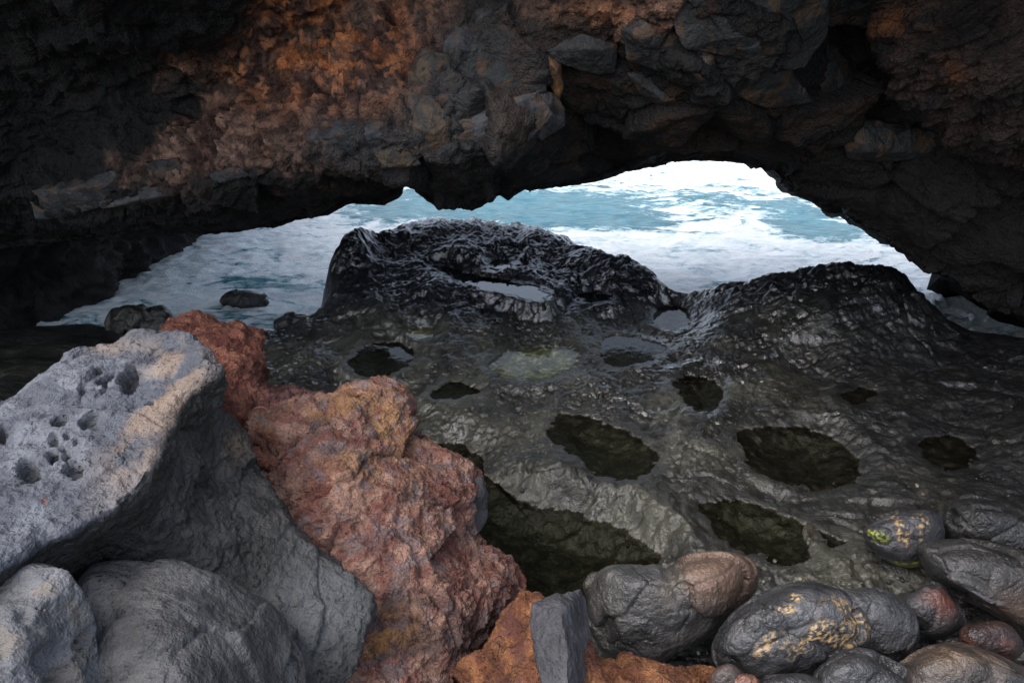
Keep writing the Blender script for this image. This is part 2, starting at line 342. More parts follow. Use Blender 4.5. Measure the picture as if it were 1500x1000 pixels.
for (outl, depth, kind, label), (idx, sdv, zw) in zip(POOLS, work):
    small = .5 if len(idx) < 6000 else 1
    floor_ = zw - .006 - depth * .28 * sstep(0, -.25 * small, sdv) + .004 * fbm(P3[idx], .12, 4, 77, .6) * sstep(0, -.05, sdv)
    z0 = Z[idx]
    Z[idx] = np.where(sdv < 0, np.minimum(floor_, zw - .004), np.maximum(z0, np.where(sdv < .07, zw + .005 * sstep(0, .02, sdv), -9)))
    fc = {"g": (.034, .033, .023), "p": (.17, .165, .115), "w": (.34, .31, .23), "d": (.034, .031, .025), "b": (.012, .010, .010), "r": (.10, .06, .045)}[kind]
    poolc = mixc(fc, (.020, .012, .008), sstep(-.10, -.01, sdv + .3 * wob[idx]) * .85)  # pool floor colour, darker towards the margin
    spk = sstep(.12, .3, fbm(P3[idx], .045, 3, 44))
    poolc = mixc(poolc, np.array(fc) * 2.6, spk * .7)
    poolc = mixc(poolc, np.array(fc) * .4, sstep(.1, .3, fbm(P3[idx], .14, 3, 46)) * .6)
    basec[idx] = mixc(basec[idx], poolc, sstep(.02, -.012, Z[idx] - zw) * (sdv < 0))
_u, _v, _ = pix(np.c_[XY, Z])
def wb(cu, cv, ru, rv, rot=0):
    du, dv = _u - cu, _v - cv; c_, s_ = math.cos(R(rot)), math.sin(R(rot)); a_, b_ = du * c_ + dv * s_, -du * s_ + dv * c_
    return np.exp(-(a_ / ru) ** 2 - (b_ / rv) ** 2)
gull = wb(900, 455, 120, 22, 38) + wb(1010, 500, 70, 45) + wb(960, 590, 130, 30, 5) + .8 * wb(1090, 560, 100, 60) + .8 * wb(880, 400, 130, 25, 22) + .5 * wb(1180, 450, 110, 40)
WETN = np.clip(.04 + .45 * sstep(4.2, 5.8, XY[:, 1] + 1.2 * fbm(P3, .8, 3, 96)) + .25 * HUMP + .8 * gull * sstep(-.3, .2, fbm(P3, .35, 4, 97)), 0, 1)
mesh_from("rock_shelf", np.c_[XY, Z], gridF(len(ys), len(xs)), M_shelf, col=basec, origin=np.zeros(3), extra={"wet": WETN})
tag(bpy.data.objects["rock_shelf"], "wet black lava shelf pitted with potholes running down to the sea", "rock shelf", kind="structure")

def water_mat(name, tint, rough=.03, ior=1.333):
    m, n, b, L = node_mat(name); n.nodes.remove(b); out = n.nodes["Material Output"]
    tr = n.nodes.new("ShaderNodeBsdfTransparent"); tr.inputs[0].default_value = (*tint, 1)
    gl = n.nodes.new("ShaderNodeBsdfGlossy"); gl.inputs["Roughness"].default_value = rough
    fr = n.nodes.new("ShaderNodeFresnel"); fr.inputs[0].default_value = ior; mx = n.nodes.new("ShaderNodeMixShader")
    ge = n.nodes.new('ShaderNodeNewGeometry'); L(mathn(n, L, 'MULTIPLY', fr.outputs[0], mathn(n, L, 'SUBTRACT', 1.0, ge.outputs['Backfacing'])), mx.inputs[0]); L(tr.outputs[0], mx.inputs[1]); L(gl.outputs[0], mx.inputs[2]); L(mx.outputs[0], out.inputs[0])
    tc = n.nodes.new("ShaderNodeTexCoord"); no = noise_n(n, L, tc.outputs["Object"], 14, 2, .5)
    bp = n.nodes.new("ShaderNodeBump"); bp.inputs["Strength"].default_value = .12; bp.inputs["Distance"].default_value = .01
    L(no.outputs[0], bp.inputs["Height"]); L(bp.outputs[0], gl.inputs["Normal"]); L(bp.outputs[0], fr.inputs["Normal"])
    return m
M_pool = water_mat("pool_water", (.47, .48, .43))
M_clear = water_mat("clear_pool_water", (.8, .83, .75)); M_black = water_mat("black_pool_water", (.2, .22, .22), .01, 1.9)
for poly, zw, kind, label, c in pool_specs:
    cc = poly.mean(0); out = cc + (poly - cc) * (1 + .045 / np.maximum(np.linalg.norm(poly - cc, axis=1), .05))[:, None]
    rr = [1, .75, .5, .25]; V = []; 
    n = len(out)
    for s in rr: V += [(*(cc + (p - cc) * s), zw) for p in out]
    F = gridF(4, n, True)
    V.append((*cc, zw)); ci = len(V) - 1
    F = np.r_[F, [[3 * n + j, 3 * n + (j + 1) % n, ci, ci] for j in range(n)]]
    me = bpy.data.meshes.new("tide_pool"); org = np.array([*cc, zw])
    me.from_pydata([tuple(np.array(v) - org) for v in V], [], [tuple(dict.fromkeys(int(q) for q in f)) for f in F]); me.update()
    if me.polygons[0].normal.z < 0: me.flip_normals()
    me.materials.append(M_clear if kind in "pw" else M_black if kind == "b" else M_pool)
    o = bpy.data.objects.new("tide_pool", me); o.location = org; scene.collection.objects.link(o)
    tag(o, label, "tide pool", "tide pools in the potholes of the lava shelf")

# ------------------------------------------------------------------ sea
M_sea, n, b, L = node_mat("sea_water_and_foam")
tc = n.nodes.new("ShaderNodeTexCoord"); co = tc.outputs["Object"]
fa = n.nodes.new("ShaderNodeAttribute"); fa.attribute_name = "foam"
mp = n.nodes.new("ShaderNodeMapping"); L(co, mp.inputs[0]); mp.inputs["Scale"].default_value = (.8, 1.5, 1); mp.inputs["Rotation"].default_value = (0, 0, R(12))
na = noise_n(n, L, mp.outputs[0], 1.6, 8, .62, dist=1.2); nb = noise_n(n, L, mp.outputs[0], 7, 6, .65, dist=.6)
s = mathn(n, L, 'ADD', mathn(n, L, 'MULTIPLY', na.outputs[0], .65), mathn(n, L, 'MULTIPLY', nb.outputs[0], .35))
s = mathn(n, L, 'ADD', mathn(n, L, 'MULTIPLY', mathn(n, L, 'SUBTRACT', s, .5), 1.5), fa.outputs["Fac"])
fm = ramp(n, L, s, [(.45, (0, 0, 0)), (.50, (.55, .55, .55)), (.57, (1, 1, 1))])
nc = noise_n(n, L, mp.outputs[0], 2.2, 9, .72, dist=1.5)
fc = ramp(n, L, nc.outputs[0], [(.28, (.42, .52, .57)), (.5, (.74, .80, .82)), (.68, (.90, .91, .91))])
thin = ramp(n, L, s, [(.5, (.38, .62, .70)), (.62, (1, 1, 1))])
fcm = n.nodes.new("ShaderNodeMix"); fcm.data_type = 'RGBA'; fcm.blend_type = 'MULTIPLY'; fcm.inputs[0].default_value = .65; L(fc, fcm.inputs[6]); L(thin, fcm.inputs[7])
wc = ramp(n, L, na.outputs[0], [(.3, (.018, .10, .14)), (.7, (.07, .23, .29))])
mm = n.nodes.new("ShaderNodeMix"); mm.data_type = 'RGBA'; L(fm, mm.inputs[0]); L(wc, mm.inputs[6]); L(fcm.outputs[2], mm.inputs[7]); L(mm.outputs[2], b.inputs["Base Color"])
rr = n.nodes.new("ShaderNodeMapRange"); L(fm, rr.inputs[0]); rr.inputs[3].default_value = .08; rr.inputs[4].default_value = .7; L(rr.outputs[0], b.inputs["Roughness"])
b.inputs["IOR"].default_value = 1.33
hb = mathn(n, L, 'ADD', mathn(n, L, 'MULTIPLY', noise_n(n, L, mp.outputs[0], 5, 6, .6).outputs[0], 1.0), mathn(n, L, 'MULTIPLY', noise_n(n, L, co, 40, 4, .6).outputs[0], mathn(n, L, 'MULTIPLY', fm, .5)))
bp = n.nodes.new("ShaderNodeBump"); bp.inputs["Strength"].default_value = .6; bp.inputs["Distance"].default_value = .09; L(hb, bp.inputs["Height"]); L(bp.outputs[0], b.inputs["Normal"])
sx = spaced(-60, 60, -6, 9, .035, 1.1); sy = spaced(4.2, 400, 4.3, 20, .035, 1.1)
SX, SY = np.meshgrid(sx, sy); S = np.c_[SX.ravel(), SY.ravel()]; SP3 = np.c_[S, 0 * S[:, 0]]
su, sv, _ = pix(np.c_[S, np.zeros(len(S))])
foam = np.full(len(S), .66)
def blob(cu, cv, ru, rv, amt, p=2, rot=0):
    global foam
    du, dv = su - cu, sv - cv; c_, s_ = math.cos(R(rot)), math.sin(R(rot)); a_, b_ = du * c_ + dv * s_, -du * s_ + dv * c_
    foam = foam + amt * np.exp(-(np.abs(a_ / ru) ** p + np.abs(b_ / rv) ** p))
blob(640, 300, 135, 24, -.34, 3); blob(800, 305, 120, 24, -.36, 3); blob(900, 322, 95, 14, -.24, 2, 8); blob(560, 318, 70, 12, -.08)
blob(1205, 338, 75, 17, -.34, 3, 3); blob(1170, 312, 70, 12, -.20, 2, 12); blob(1040, 295, 160, 14, -.09, 2); blob(990, 345, 40, 8, -.10)
blob(1000, 255, 200, 14, .03); blob(880, 285, 90, 10, .04); blob(1000, 300, 280, 44, -.085, 4); blob(1000, 345, 300, 14, .08)
blob(370, 410, 60, 9, -.30); blob(430, 420, 22, 6, -.3); blob(330, 460, 60, 14, -.17); blob(430, 470, 50, 12, -.22); blob(100, 470, 160, 30, -.05)
sz = .05 * fbm(SP3, 2.2, 3, 61) + .02 * fbm(SP3 * [1, 1.6, 1], .5, 3, 63)
sz += .016 * fbm(SP3, .14, 3, 66, .6) * sstep(.4, .6, foam)
sz += np.exp(-((S[:, 1] - 8.0 - .3 * np.sin(S[:, 0])) / .35) ** 2) * sstep(.5, 2.5, S[:, 0]) * .035 * (1 + 1.5 * fbm(SP3, .5, 3, 64))
fw = np.exp(-((S[:, 0] - 4.7) / 1.5) ** 2 - ((S[:, 1] - 6.9) / .9) ** 2); sz += fw * (.16 - .5 * np.abs(fbm(SP3, .5, 4, 69, .5))) + .05 * sstep(.55, .62, foam) * (.2 - np.abs(fbm(SP3, .8, 4, 67))) * (S[:, 1] < 14)
sz[S[:, 1] > 20] *= .6
mesh_from("sea", np.c_[S, sz], gridF(len(sy), len(sx)), M_sea, origin=np.zeros(3), extra={"foam": foam})
tag(bpy.data.objects["sea"], "turquoise sea streaked with white foam beyond the arch", "sea", kind="structure")
M_sea_far, n, b, L = node_mat("far_sea"); b.inputs["Base Color"].default_value = (.02, .11, .15, 1); b.inputs["Roughness"].default_value = .2
mesh_from("seabed", [(-3000, -300, -2.5), (3000, -300, -2.5), (3000, 3000, -2.5), (-3000, 3000, -2.5)], [[0, 1, 2, 3]], M_sea_far, origin=np.zeros(3))
tag(bpy.data.objects["seabed"], "dark sea floor", "seabed", kind="structure")
mesh_from("far_water", [(-3000, 390, -.02), (3000, 390, -.02), (3000, 3000, -.02), (-3000, 3000, -.02)], [[0, 1, 2, 3]], M_sea_far, origin=np.zeros(3))
tag(bpy.data.objects["far_water"], "open sea out to the horizon", "sea", kind="structure")

# ------------------------------------------------------------------ rock arch
LIP = [(-400, 420, 5.6), (-150, 390, 5.8), (0, 368, 6.0), (150, 350, 6.0), (275, 343, 6.0), (300, 349, 6.0), (350, 343, 6), (375, 338, 6), (400, 337, 6), (440, 325, 6), (480, 318, 5.95), (500, 308, 5.95), (512, 302, 5.95),
       (560, 302, 5.9), (585, 290, 5.9), (591, 275, 5.9), (605, 285, 5.85), (632, 303, 5.8), (660, 308, 5.75), (690, 312, 5.7), (705, 306, 5.7), (725, 293, 5.7), (732, 290, 5.7), (745, 297, 5.7), (755, 290, 5.7),
       (770, 280, 5.7), (790, 281, 5.7), (830, 276, 5.8), (870, 270, 5.8), (900, 262, 5.8), (930, 252, 5.8), (960, 248, 5.8), (985, 240, 5.8), (1020, 238, 5.7), (1060, 240, 5.6), (1095, 243, 5.6), (1118, 254, 5.5), (1140, 252, 5.5),
       (1148, 262, 5.5), (1152, 280, 5.4), (1160, 288, 5.4), (1190, 300, 5.3), (1225, 305, 5.3), (1240, 315, 5.2), (1255, 328, 5.2), (1275, 340, 5.2), (1300, 355, 5.1), (1325, 375, 5.1), (1340, 380, 5.1), (1342, 395, 5.1), (1350, 402, 5.05),
       (1380, 408, 5.0), (1400, 415, 5.0), (1412, 425, 5.0), (1425, 440, 5.0), (1440, 450, 5.0), (1470, 458, 4.9), (1500, 468, 4.9), (1600, 520, 4.8), (1750, 640, 4.6), (1900, 720, 4.5)]
lip = at_y(*np.array(LIP, float).T)
lip = lip[np.argsort(lip[:, 0])]
FR = []
def f(u, v, y): FR.append(tuple(at_y(u, v, y)))
for a in ((-150, -80, 3.7), (100, -100, 3.6), (300, -100, 3.9), (450, -100, 4.7), (600, -100, 4.9), (800, -100, 4.7), (1000, -100, 4.0), (1200, -100, 3.8), (1400, -100, 3.8), (1650, -100, 3.9),
          (0, 20, 4.1), (150, 20, 4.0), (300, 20, 4.3), (420, 10, 4.7), (550, 10, 4.85), (700, 10, 4.75), (830, 10, 4.6), (950, 20, 4.3), (1100, 20, 4.15), (1200, 10, 4.2), (1300, 20, 4.6), (1500, 20, 4.3),
          (-100, 130, 4.7), (60, 130, 4.9), (220, 120, 5.0), (330, 110, 4.85), (430, 110, 4.65), (530, 110, 4.6), (640, 110, 4.5), (730, 120, 4.55), (830, 110, 4.7), (900, 130, 4.75), (1000, 110, 4.4), (1100, 110, 4.4), (1200, 110, 4.6), (1280, 120, 4.9), (1450, 120, 4.5),
          (-100, 230, 5.0), (60, 220, 5.1), (200, 200, 4.9), (330, 200, 4.7), (430, 200, 4.5), (520, 200, 4.35), (620, 190, 4.3), (700, 190, 4.35), (790, 170, 4.5), (850, 190, 5.3), (930, 200, 5.2), (1030, 170, 4.7), (1120, 180, 4.9), (1220, 190, 4.9), (1320, 230, 4.8), (1450, 240, 4.6),
          (0, 290, 5.1), (100, 295, 4.9), (200, 285, 4.75), (300, 270, 4.65), (400, 255, 4.55), (500, 245, 4.4), (600, 240, 4.3), (700, 230, 4.4), (780, 215, 4.6),
          (1230, 260, 5.0), (1330, 310, 4.8), (1430, 340, 4.7), (1500, 350, 4.6), (1400, 390, 4.9), (1600, 400, 4.5), (1600, 250, 4.4)):
    f(*a)
for u, v, y in LIP[::3]: FR.append(tuple(at_y(u, v, y)))
FR = np.array(FR)
face_tps = TPS(FR[:, [0, 2]], FR[:, 1], 1e-2)
axs = spaced(-8, 9, -4.6, 4.7, .0115, 1.08)
LZ = np.interp(axs, lip[:, 0], lip[:, 2]); LY = np.interp(axs, lip[:, 0], lip[:, 1])
NR = 300
ztop = 4.6
rows = []
tt = np.linspace(0, 1, NR) ** 1.0
# front face from the top down to the lip
rows_xyz = []
for t in tt:
    z = ztop + (LZ - ztop) * (t ** .9); rows_xyz.append(np.c_[axs, np.zeros(len(axs)), z])
G = np.concatenate(rows_xyz); G[:, 1] = face_tps(G[:, [0, 2]])
G = G.reshape(NR, len(axs), 3)
# blend to the exact lip in the last rows
kk = sstep(.93, 1, tt)[:, None]
G[:, :, 1] = G[:, :, 1] * (1 - kk) + LY[None] * kk
G[:, :, 1] = np.clip(G[:, :, 1], 2.5, 6.3)
# cave ceiling beyond the lip, then the sea side of the arch, then the top
TH = 2.1 + 2.8 * sstep(-3.5, -4.6, axs) + 1.0 * sstep(.6, 1.8, axs)
SAG = .0 + .14 * sstep(.5, 1.2, axs) + .35 * sstep(-3.4, -4.5, axs)
NB = 60; back = []
for k in range(1, NB + 1):
    q = k / NB
    if q < .5: a = q / .5; y = LY + TH * a; z = LZ + .12 * np.sin(a * 3) + .10 * a - SAG * a
    elif q < .8: a = (q - .5) / .3; y = LY + TH + .15 * math.sin(a * math.pi); z = LZ + .12 - SAG + (ztop - LZ - .12 + SAG) * a
    else: a = (q - .8) / .2; y = (LY + TH) * (1 - a) + G[0, :, 1] * a; z = ztop + 0 * LZ + .5 * math.sin(a * math.pi)
    back.append(np.c_[axs, y, z])
G = np.concatenate([G, np.array(back[:-1])], 0); nr = len(G)
V = G.reshape(-1, 3); Fq = gridF(nr, len(axs))
Fq = np.r_[Fq, np.stack([(nr - 1) * len(axs) + np.arange(len(axs) - 1), (nr - 1) * len(axs) + np.arange(1, len(axs)), np.arange(1, len(axs)), np.arange(len(axs) - 1)], -1)]
Fq = Fq[:, ::-1] if vnormals(V, Fq)[150 * len(axs) + 400, 1] > 0 else Fq
N = vnormals(V, Fq)
pu, pv, _ = pix(V)
isback = np.repeat(np.arange(nr) >= NR, len(axs))
lipdist = np.abs(np.repeat(np.arange(nr), len(axs)) - NR)
# where the crumbly scoria is, in world terms a band across the upper middle
def gau(cu, cv, ru, rv, rot=0):
    du, dv = pu - cu, pv - cv; c_, s_ = math.cos(R(rot)), math.sin(R(rot)); a_, b_ = du * c_ + dv * s_, -du * s_ + dv * c_
    return np.exp(-((a_ / ru) ** 2 + (b_ / rv) ** 2))
scor = np.clip(1.3 * gau(500, 60, 150, 110) + 1.0 * gau(400, 190, 130, 60, -12) + .8 * gau(560, 140, 90, 100) + .15 * gau(230, 220, 140, 40) + .5 * gau(870, 20, 120, 45), 0, 1)
scor = np.where(isback, 0, scor)
nz = fbm(V, .5, 4, 101)
scor = np.clip(scor + .5 * nz * (scor > .05), 0, 1)
left = sstep(420, 250, pu)
f1, f2, rv, off, hid = worley(V / .09 + .4 * np.stack([perlin(V / .1, k) for k in (1, 2, 3)], -1), 7)
g1, g2, gv, _, _ = worley(V / .055 + .3 * np.stack([perlin(V / .05, k) for k in (11, 12, 13)], -1), 9)
d_sc = .05 * (.55 - f1) + .055 * (.5 - g1) + .035 * fbm(V, .06, 3, 127, .6, True) + .09 * fbm(V, .22, 5, 120, .62) + .04 * fbm(V, .1, 3, 125, .6, True)
fa1, gr1 = facets(V * [1, 1, 1.15], .55, 31, .55, .3, .08); fa2, gr2 = facets(V * [1, 1, 1.4], .15, 37, .5, .25, .1)
rough_r = sstep(-.15, .25, fbm(V, 1.0, 2, 140))
d_bl = fa1 * .8 + fa2 * .35 * (.2 + rough_r) + .012 * fbm(V, .08, 3, 130, .6)
d_cr = .07 * fbm(V * [1, 1, 1.5], .3, 5, 150, .62, True) + .035 * (.5 - f1)
D = d_sc * scor + (1 - scor) * (d_bl * (1 - left * .6) + d_cr * (.35 + .55 * left))
D = D * np.clip(.12 + .88 * lipdist / 48, 0, 1) - .045 * np.exp(-(lipdist / 10.) ** 2)
D += .045 * fbm(V, .10, 4, 155, .65) * np.exp(-lipdist / 14)
V2 = V + N * D[:, None]
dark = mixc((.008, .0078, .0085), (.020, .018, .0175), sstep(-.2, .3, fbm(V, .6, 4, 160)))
brown = mixc((.085, .042, .030), (.21, .125, .090), sstep(-.4, .45, .6 * (gv - .5) + .7 * fbm(V, .3, 3, 171)))
go = np.clip(1.5 * gau(470, 60, 140, 85) + .7 * gau(380, 20, 80, 60) + .6 * gau(870, 25, 90, 30) + .5 * gau(610, 110, 40, 30), 0, 1)
org = mixc(brown, (.36, .125, .045), go * sstep(-.25, .25, .5 * fbm(V, .25, 3, 181) + .45 * (gv - .5)))
org = mixc(org, (.03, .02, .017), sstep(.5, .8, g1) * .8) * (1.15 + .9 * (gv[:, None] - .5))
bz = np.clip(1.4 * gau(715, 130, 100, 100) + gau(560, 215, 110, 35), 0, 1)
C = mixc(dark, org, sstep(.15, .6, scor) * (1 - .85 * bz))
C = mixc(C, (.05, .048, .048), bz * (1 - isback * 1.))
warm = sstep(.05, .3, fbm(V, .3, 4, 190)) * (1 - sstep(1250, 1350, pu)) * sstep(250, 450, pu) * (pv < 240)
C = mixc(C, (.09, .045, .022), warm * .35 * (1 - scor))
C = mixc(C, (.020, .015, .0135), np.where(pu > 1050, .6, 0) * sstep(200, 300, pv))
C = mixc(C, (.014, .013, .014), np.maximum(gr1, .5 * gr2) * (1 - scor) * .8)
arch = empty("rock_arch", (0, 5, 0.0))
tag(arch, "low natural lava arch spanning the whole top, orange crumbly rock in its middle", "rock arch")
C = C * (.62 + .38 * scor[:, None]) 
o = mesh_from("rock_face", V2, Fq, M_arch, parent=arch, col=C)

# ------------------------------------------------------------------ loose rocks
def relief(outline, base, bulge, thick, voxel, center=None, smooth=1, nth=220, p=2.2):
    """closed rock from its outline (photo pixels, each at its own real distance), a front surface and a depth behind it"""
    o = np.array([q[:2] for q in outline], float)
    c = o.mean(0) if center is None else np.array(center, float)
    sp = smooth_poly(o, 5) if smooth else o
    L_ = np.r_[0, np.cumsum(np.hypot(*np.diff(np.r_[sp, sp[:1]], axis=0).T))]; q = np.linspace(0, L_[-1], nth, endpoint=False)
    sp2 = np.r_[sp, sp[:1]]; o2 = np.c_[np.interp(q, L_, sp2[:, 0]), np.interp(q, L_, sp2[:, 1])]
    if callable(base): bf = base
    elif isinstance(base, (int, float)): bf = lambda Q: np.full(len(Q), float(base))
    else:
        sets = base if isinstance(base[0][0], (tuple, list)) else [base]
        tp = [TPS(np.array(b_)[:, :2] / 300, np.array(b_)[:, 2], 1e-4) for b_ in sets]
        def bf(Q):
            v_ = np.stack([t(Q / 300) for t in tp]); k = 130.0
            return np.log(np.exp(k * (v_ - v_.max(0))).sum(0)) / k + v_.max(0)
    rings = []; nf = 46
    for j in range(1, nf + 1):
        r = math.sin(j / nf * math.pi / 2); Q = c + (o2 - c) * r
        rings.append(at_t(Q[:, 0], Q[:, 1], bf(Q) - bulge * (1 - r ** p) ** .5))
    for j in range(nf // 2 - 1, 0, -1):
        r = math.sin(j / (nf // 2) * math.pi / 2); Q = c + (o2 - c) * r
        rings.append(at_t(Q[:, 0], Q[:, 1], bf(Q) + thick * (1 - r ** 2.5) ** .5))
    V = list(np.concatenate(rings)); nr = len(rings); F = [tuple(x) for x in gridF(nr, nth, True)]
    cb = bf(c[None])[0]
    V.append(at_t(c[0], c[1], cb - bulge)); V.append(at_t(c[0], c[1], cb + thick))
    F += [(len(V) - 2, (j + 1) % nth, j) for j in range(nth)]
    F += [(len(V) - 1, (nr - 1) * nth + j, (nr - 1) * nth + (j + 1) % nth) for j in range(nth)]
    V2, F2 = remesh(V, F, voxel, 2)
    N = vnormals(V2, F2)
    # outward?
    cen = V2.mean(0)
    if (N * (V2 - cen)).sum(1).mean() < 0: F2 = F2[:, ::-1]; N = -N
    return V2, F2, N
def hull(points, voxel, sm=1):
    bm = bmesh.new()
    for q in points: bm.verts.new(q)
    r = bmesh.ops.convex_hull(bm, input=bm.verts)
    bmesh.ops.delete(bm, geom=[g for g in r["geom_interior"] if isinstance(g, bmesh.types.BMVert)], context='VERTS')
    bm.verts.index_update(); V = [tuple(v.co) for v in bm.verts]; F = [tuple(v.index for v in f.verts) for f in bm.faces]; bm.free()
    V2, F2 = remesh(V, F, voxel, sm); N = vnormals(V2, F2)
    if (N * (V2 - V2.mean(0))).sum(1).mean() < 0: F2 = F2[:, ::-1]; N = -N
    return V2, F2, N
def put(name, V, F, mat, col, label=None, cat=None, group=None, parent=None):
    col = np.asarray(col) * {"grey_basalt": .60, "red_scoria": .72, "wet_boulder": .8, "arch_rock": .5, "dark_basalt": .62}.get(mat.name, 1)
    o = mesh_from(name, V, F, mat, parent=parent, col=col)
    if parent is None: tag(o, label, cat, group)
    return o
def pg(pu_, pv_, cu, cv, ru, rv, rot=0):
    du, dv = pu_ - cu, pv_ - cv; c_, s_ = math.cos(R(rot)), math.sin(R(rot)); a_, b_ = du * c_ + dv * s_, -du * s_ + dv * c_
    return np.sqrt((a_ / ru) ** 2 + (b_ / rv) ** 2)

# --- big pitted grey boulder
plate = [(297, 515, 2.42), (232, 640, 2.12), (110, 775, 1.78), (0, 830, 1.62), (0, 600, 2.17), (92, 525, 2.44), (210, 490, 2.54), (100, 650, 2.03), (-150, 700, 1.85)]
face = [(318, 548, 2.36), (250, 590, 2.2), (232, 640, 2.12), (215, 680, 2.0), (180, 730, 1.89), (110, 775, 1.78), (0, 832, 1.62), (290, 640, 2.33), (345, 640, 2.52), (330, 710, 2.38), (250, 740, 2.1), (330, 800, 2.2), (180, 805, 2.02), (110, 825, 1.92),
        (420, 850, 2.26), (480, 900, 2.22), (400, 780, 2.36), (365, 690, 2.5), (520, 860, 2.34), (350, 950, 2.1), (200, 950, 2.0)]
V, F, N = relief([(-200, 700), (-120, 640), (0, 592), (40, 570), (75, 548), (92, 522), (120, 508), (165, 507), (185, 491), (212, 483), (260, 482), (285, 488), (297, 510), (318, 548), (326, 572), (322, 592), (345, 612), (365, 650),
                  (377, 690), (400, 725), (420, 770), (470, 808), (520, 850), (541, 882), (535, 920), (500, 1010), (350, 1060), (100, 1060), (-200, 1000)], [plate, face], 0.0, .95, .0055, center=(200, 720), smooth=1)
u_, v_, _ = pix(V); fr = (N * (CAM - V)).sum(1) > 0
topness = sstep(.1, .45, TPS(np.array(face)[:, :2] / 300, np.array(face)[:, 2], 1e-4)(np.c_[u_, v_] / 300) * 0 + N[:, 2] - .35)
dd = .022 * fbm(V, .45, 3, 201) + .010 * fbm(V, .13, 4, 205, .55) + .0035 * fbm(V, .035, 3, 209, .6)
fa, gr = facets(V, .3, 215, .22, .08, .04); dd += fa * .35 + .007 * fbm(V * [1, 1, 1.5], .07, 3, 219, .6, True) 
f2a, _ = facets(V * [1, 1, 1.4], .13, 218, .35, .12, .02); dd += f2a * .3 * sstep(-.1, .25, fbm(V, .3, 3, 221))
PITS = [(190, 556, 17, 25, .05, 10), (157, 555, 20, 10, .03, -35), (155, 573, 7, 9, .02, 20), (122, 574, 7, 6, .015, 0), (88, 620, 14, 9, .03, -30), (129, 623, 15, 9, .028, -20), (79, 644, 8, 9, .025, 0), (99, 641, 7, 6, .018, 0),
        (75, 664, 11, 10, .026, 0), (97, 664, 8, 5, .018, -30), (92, 655, 5, 5, .012, 0), (41, 688, 20, 20, .045, 0), (108, 684, 20, 14, .03, -20), (0, 628, 8, 14, .03, 0), (112, 647, 5, 6, .012, 0), (145, 545, 6, 4, .01, 0), (222, 596, 8, 4, .01, -30),
        (28, 642, 3, 3, .008, 0), (22, 652, 3, 3, .008, 0), (30, 790, 4, 3, .006, 0), (150, 700, 3, 2, .005, 0), (250, 530, 3, 2, .005, 0), (120, 740, 3, 2, .005, 0)]
pit = np.zeros(len(V))
wv = .45 * fbm(V, .045, 3, 230)
for cu, cv, ru, rv, dp, rot in PITS:
    ru *= .9; rv *= .9; r = pg(u_, v_, cu, cv, ru, rv, rot) + wv
    k = sstep(1.0, .86, r) * fr; dd -= dp * 1.6 * k * (.75 + .25 * sstep(.9, .3, r)); dd += .003 * np.exp(-((r - 1.2) / .25) ** 2) * fr; pit = np.maximum(pit, k)
n1 = fbm(V, .35, 4, 240); n2 = fbm(V, .12, 4, 245)
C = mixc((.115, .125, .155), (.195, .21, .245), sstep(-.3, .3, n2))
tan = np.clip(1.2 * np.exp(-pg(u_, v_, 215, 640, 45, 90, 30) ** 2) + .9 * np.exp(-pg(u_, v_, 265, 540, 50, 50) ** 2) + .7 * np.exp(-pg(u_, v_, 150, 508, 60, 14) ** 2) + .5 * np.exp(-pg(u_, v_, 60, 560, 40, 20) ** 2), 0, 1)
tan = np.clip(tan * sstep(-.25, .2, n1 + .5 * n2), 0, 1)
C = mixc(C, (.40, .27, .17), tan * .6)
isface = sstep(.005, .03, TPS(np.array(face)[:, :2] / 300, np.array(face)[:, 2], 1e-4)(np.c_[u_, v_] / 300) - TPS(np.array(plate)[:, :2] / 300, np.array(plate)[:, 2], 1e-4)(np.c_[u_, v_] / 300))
C = mixc(C, mixc((.040, .040, .039), (.07, .069, .068), sstep(-.2, .3, n2)), isface)  # side turned from the light: its shade is painted into the colour
C = mixc(C, (.30, .22, .16), np.exp(-pg(u_, v_, 345, 655, 18, 22) ** 2) * .5)
C = mixc(C, (.26, .27, .29), isface * np.exp(-pg(u_, v_, 470, 880, 70, 80, 35) ** 2) * .5)  # light on the lower right of that side, painted in as paler grey
C = mixc(C, (.085, .085, .09), pit * .6)
C = mixc(C, (.26, .10, .07), np.exp(-pg(u_, v_, 66, 737, 3.5, 5) ** 2))
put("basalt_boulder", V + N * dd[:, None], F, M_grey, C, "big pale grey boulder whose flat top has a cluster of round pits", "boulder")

def smoothrock(name, outl, base, bulge, thick, vox, label, cat, c0, c1, mat, seed, center=None, amp=1., extra=None, group=None, fac=.35, p=2.2):
    V, F, N = relief(outl, base, bulge, thick, vox, center=center, p=p)
    u, v, _ = pix(V)
    d = amp * (.02 * fbm(V, .4, 3, seed) + .009 * fbm(V, .12, 4, seed + 3, .55) + .003 * fbm(V, .035, 3, seed + 6, .6))
    fa, gr = facets(V, .26, seed + 9, .25, .1, .05); d += fa * fac * amp
    n2 = fbm(V, .15, 4, seed + 12); C = mixc(c0, c1, sstep(-.25, .3, n2))
    if extra: d, C = extra(V, u, v, N, d, C, n2)
    return put(name, V + N * d[:, None], F, mat, C, label, cat, group)
def ex_g3(V, u, v, N, d, C, n2):
    for cu, cv, r_, dp in ((75, 960, 28, .03), (35, 900, 14, .012), (90, 985, 18, .03), (120, 940, 14, .015)): d = d - dp * np.exp(-pg(u, v, cu, cv, r_, r_ * .7, -30) ** 4)
    return d, mixc(C, (.30, .24, .17), sstep(.1, .4, n2) * .5)
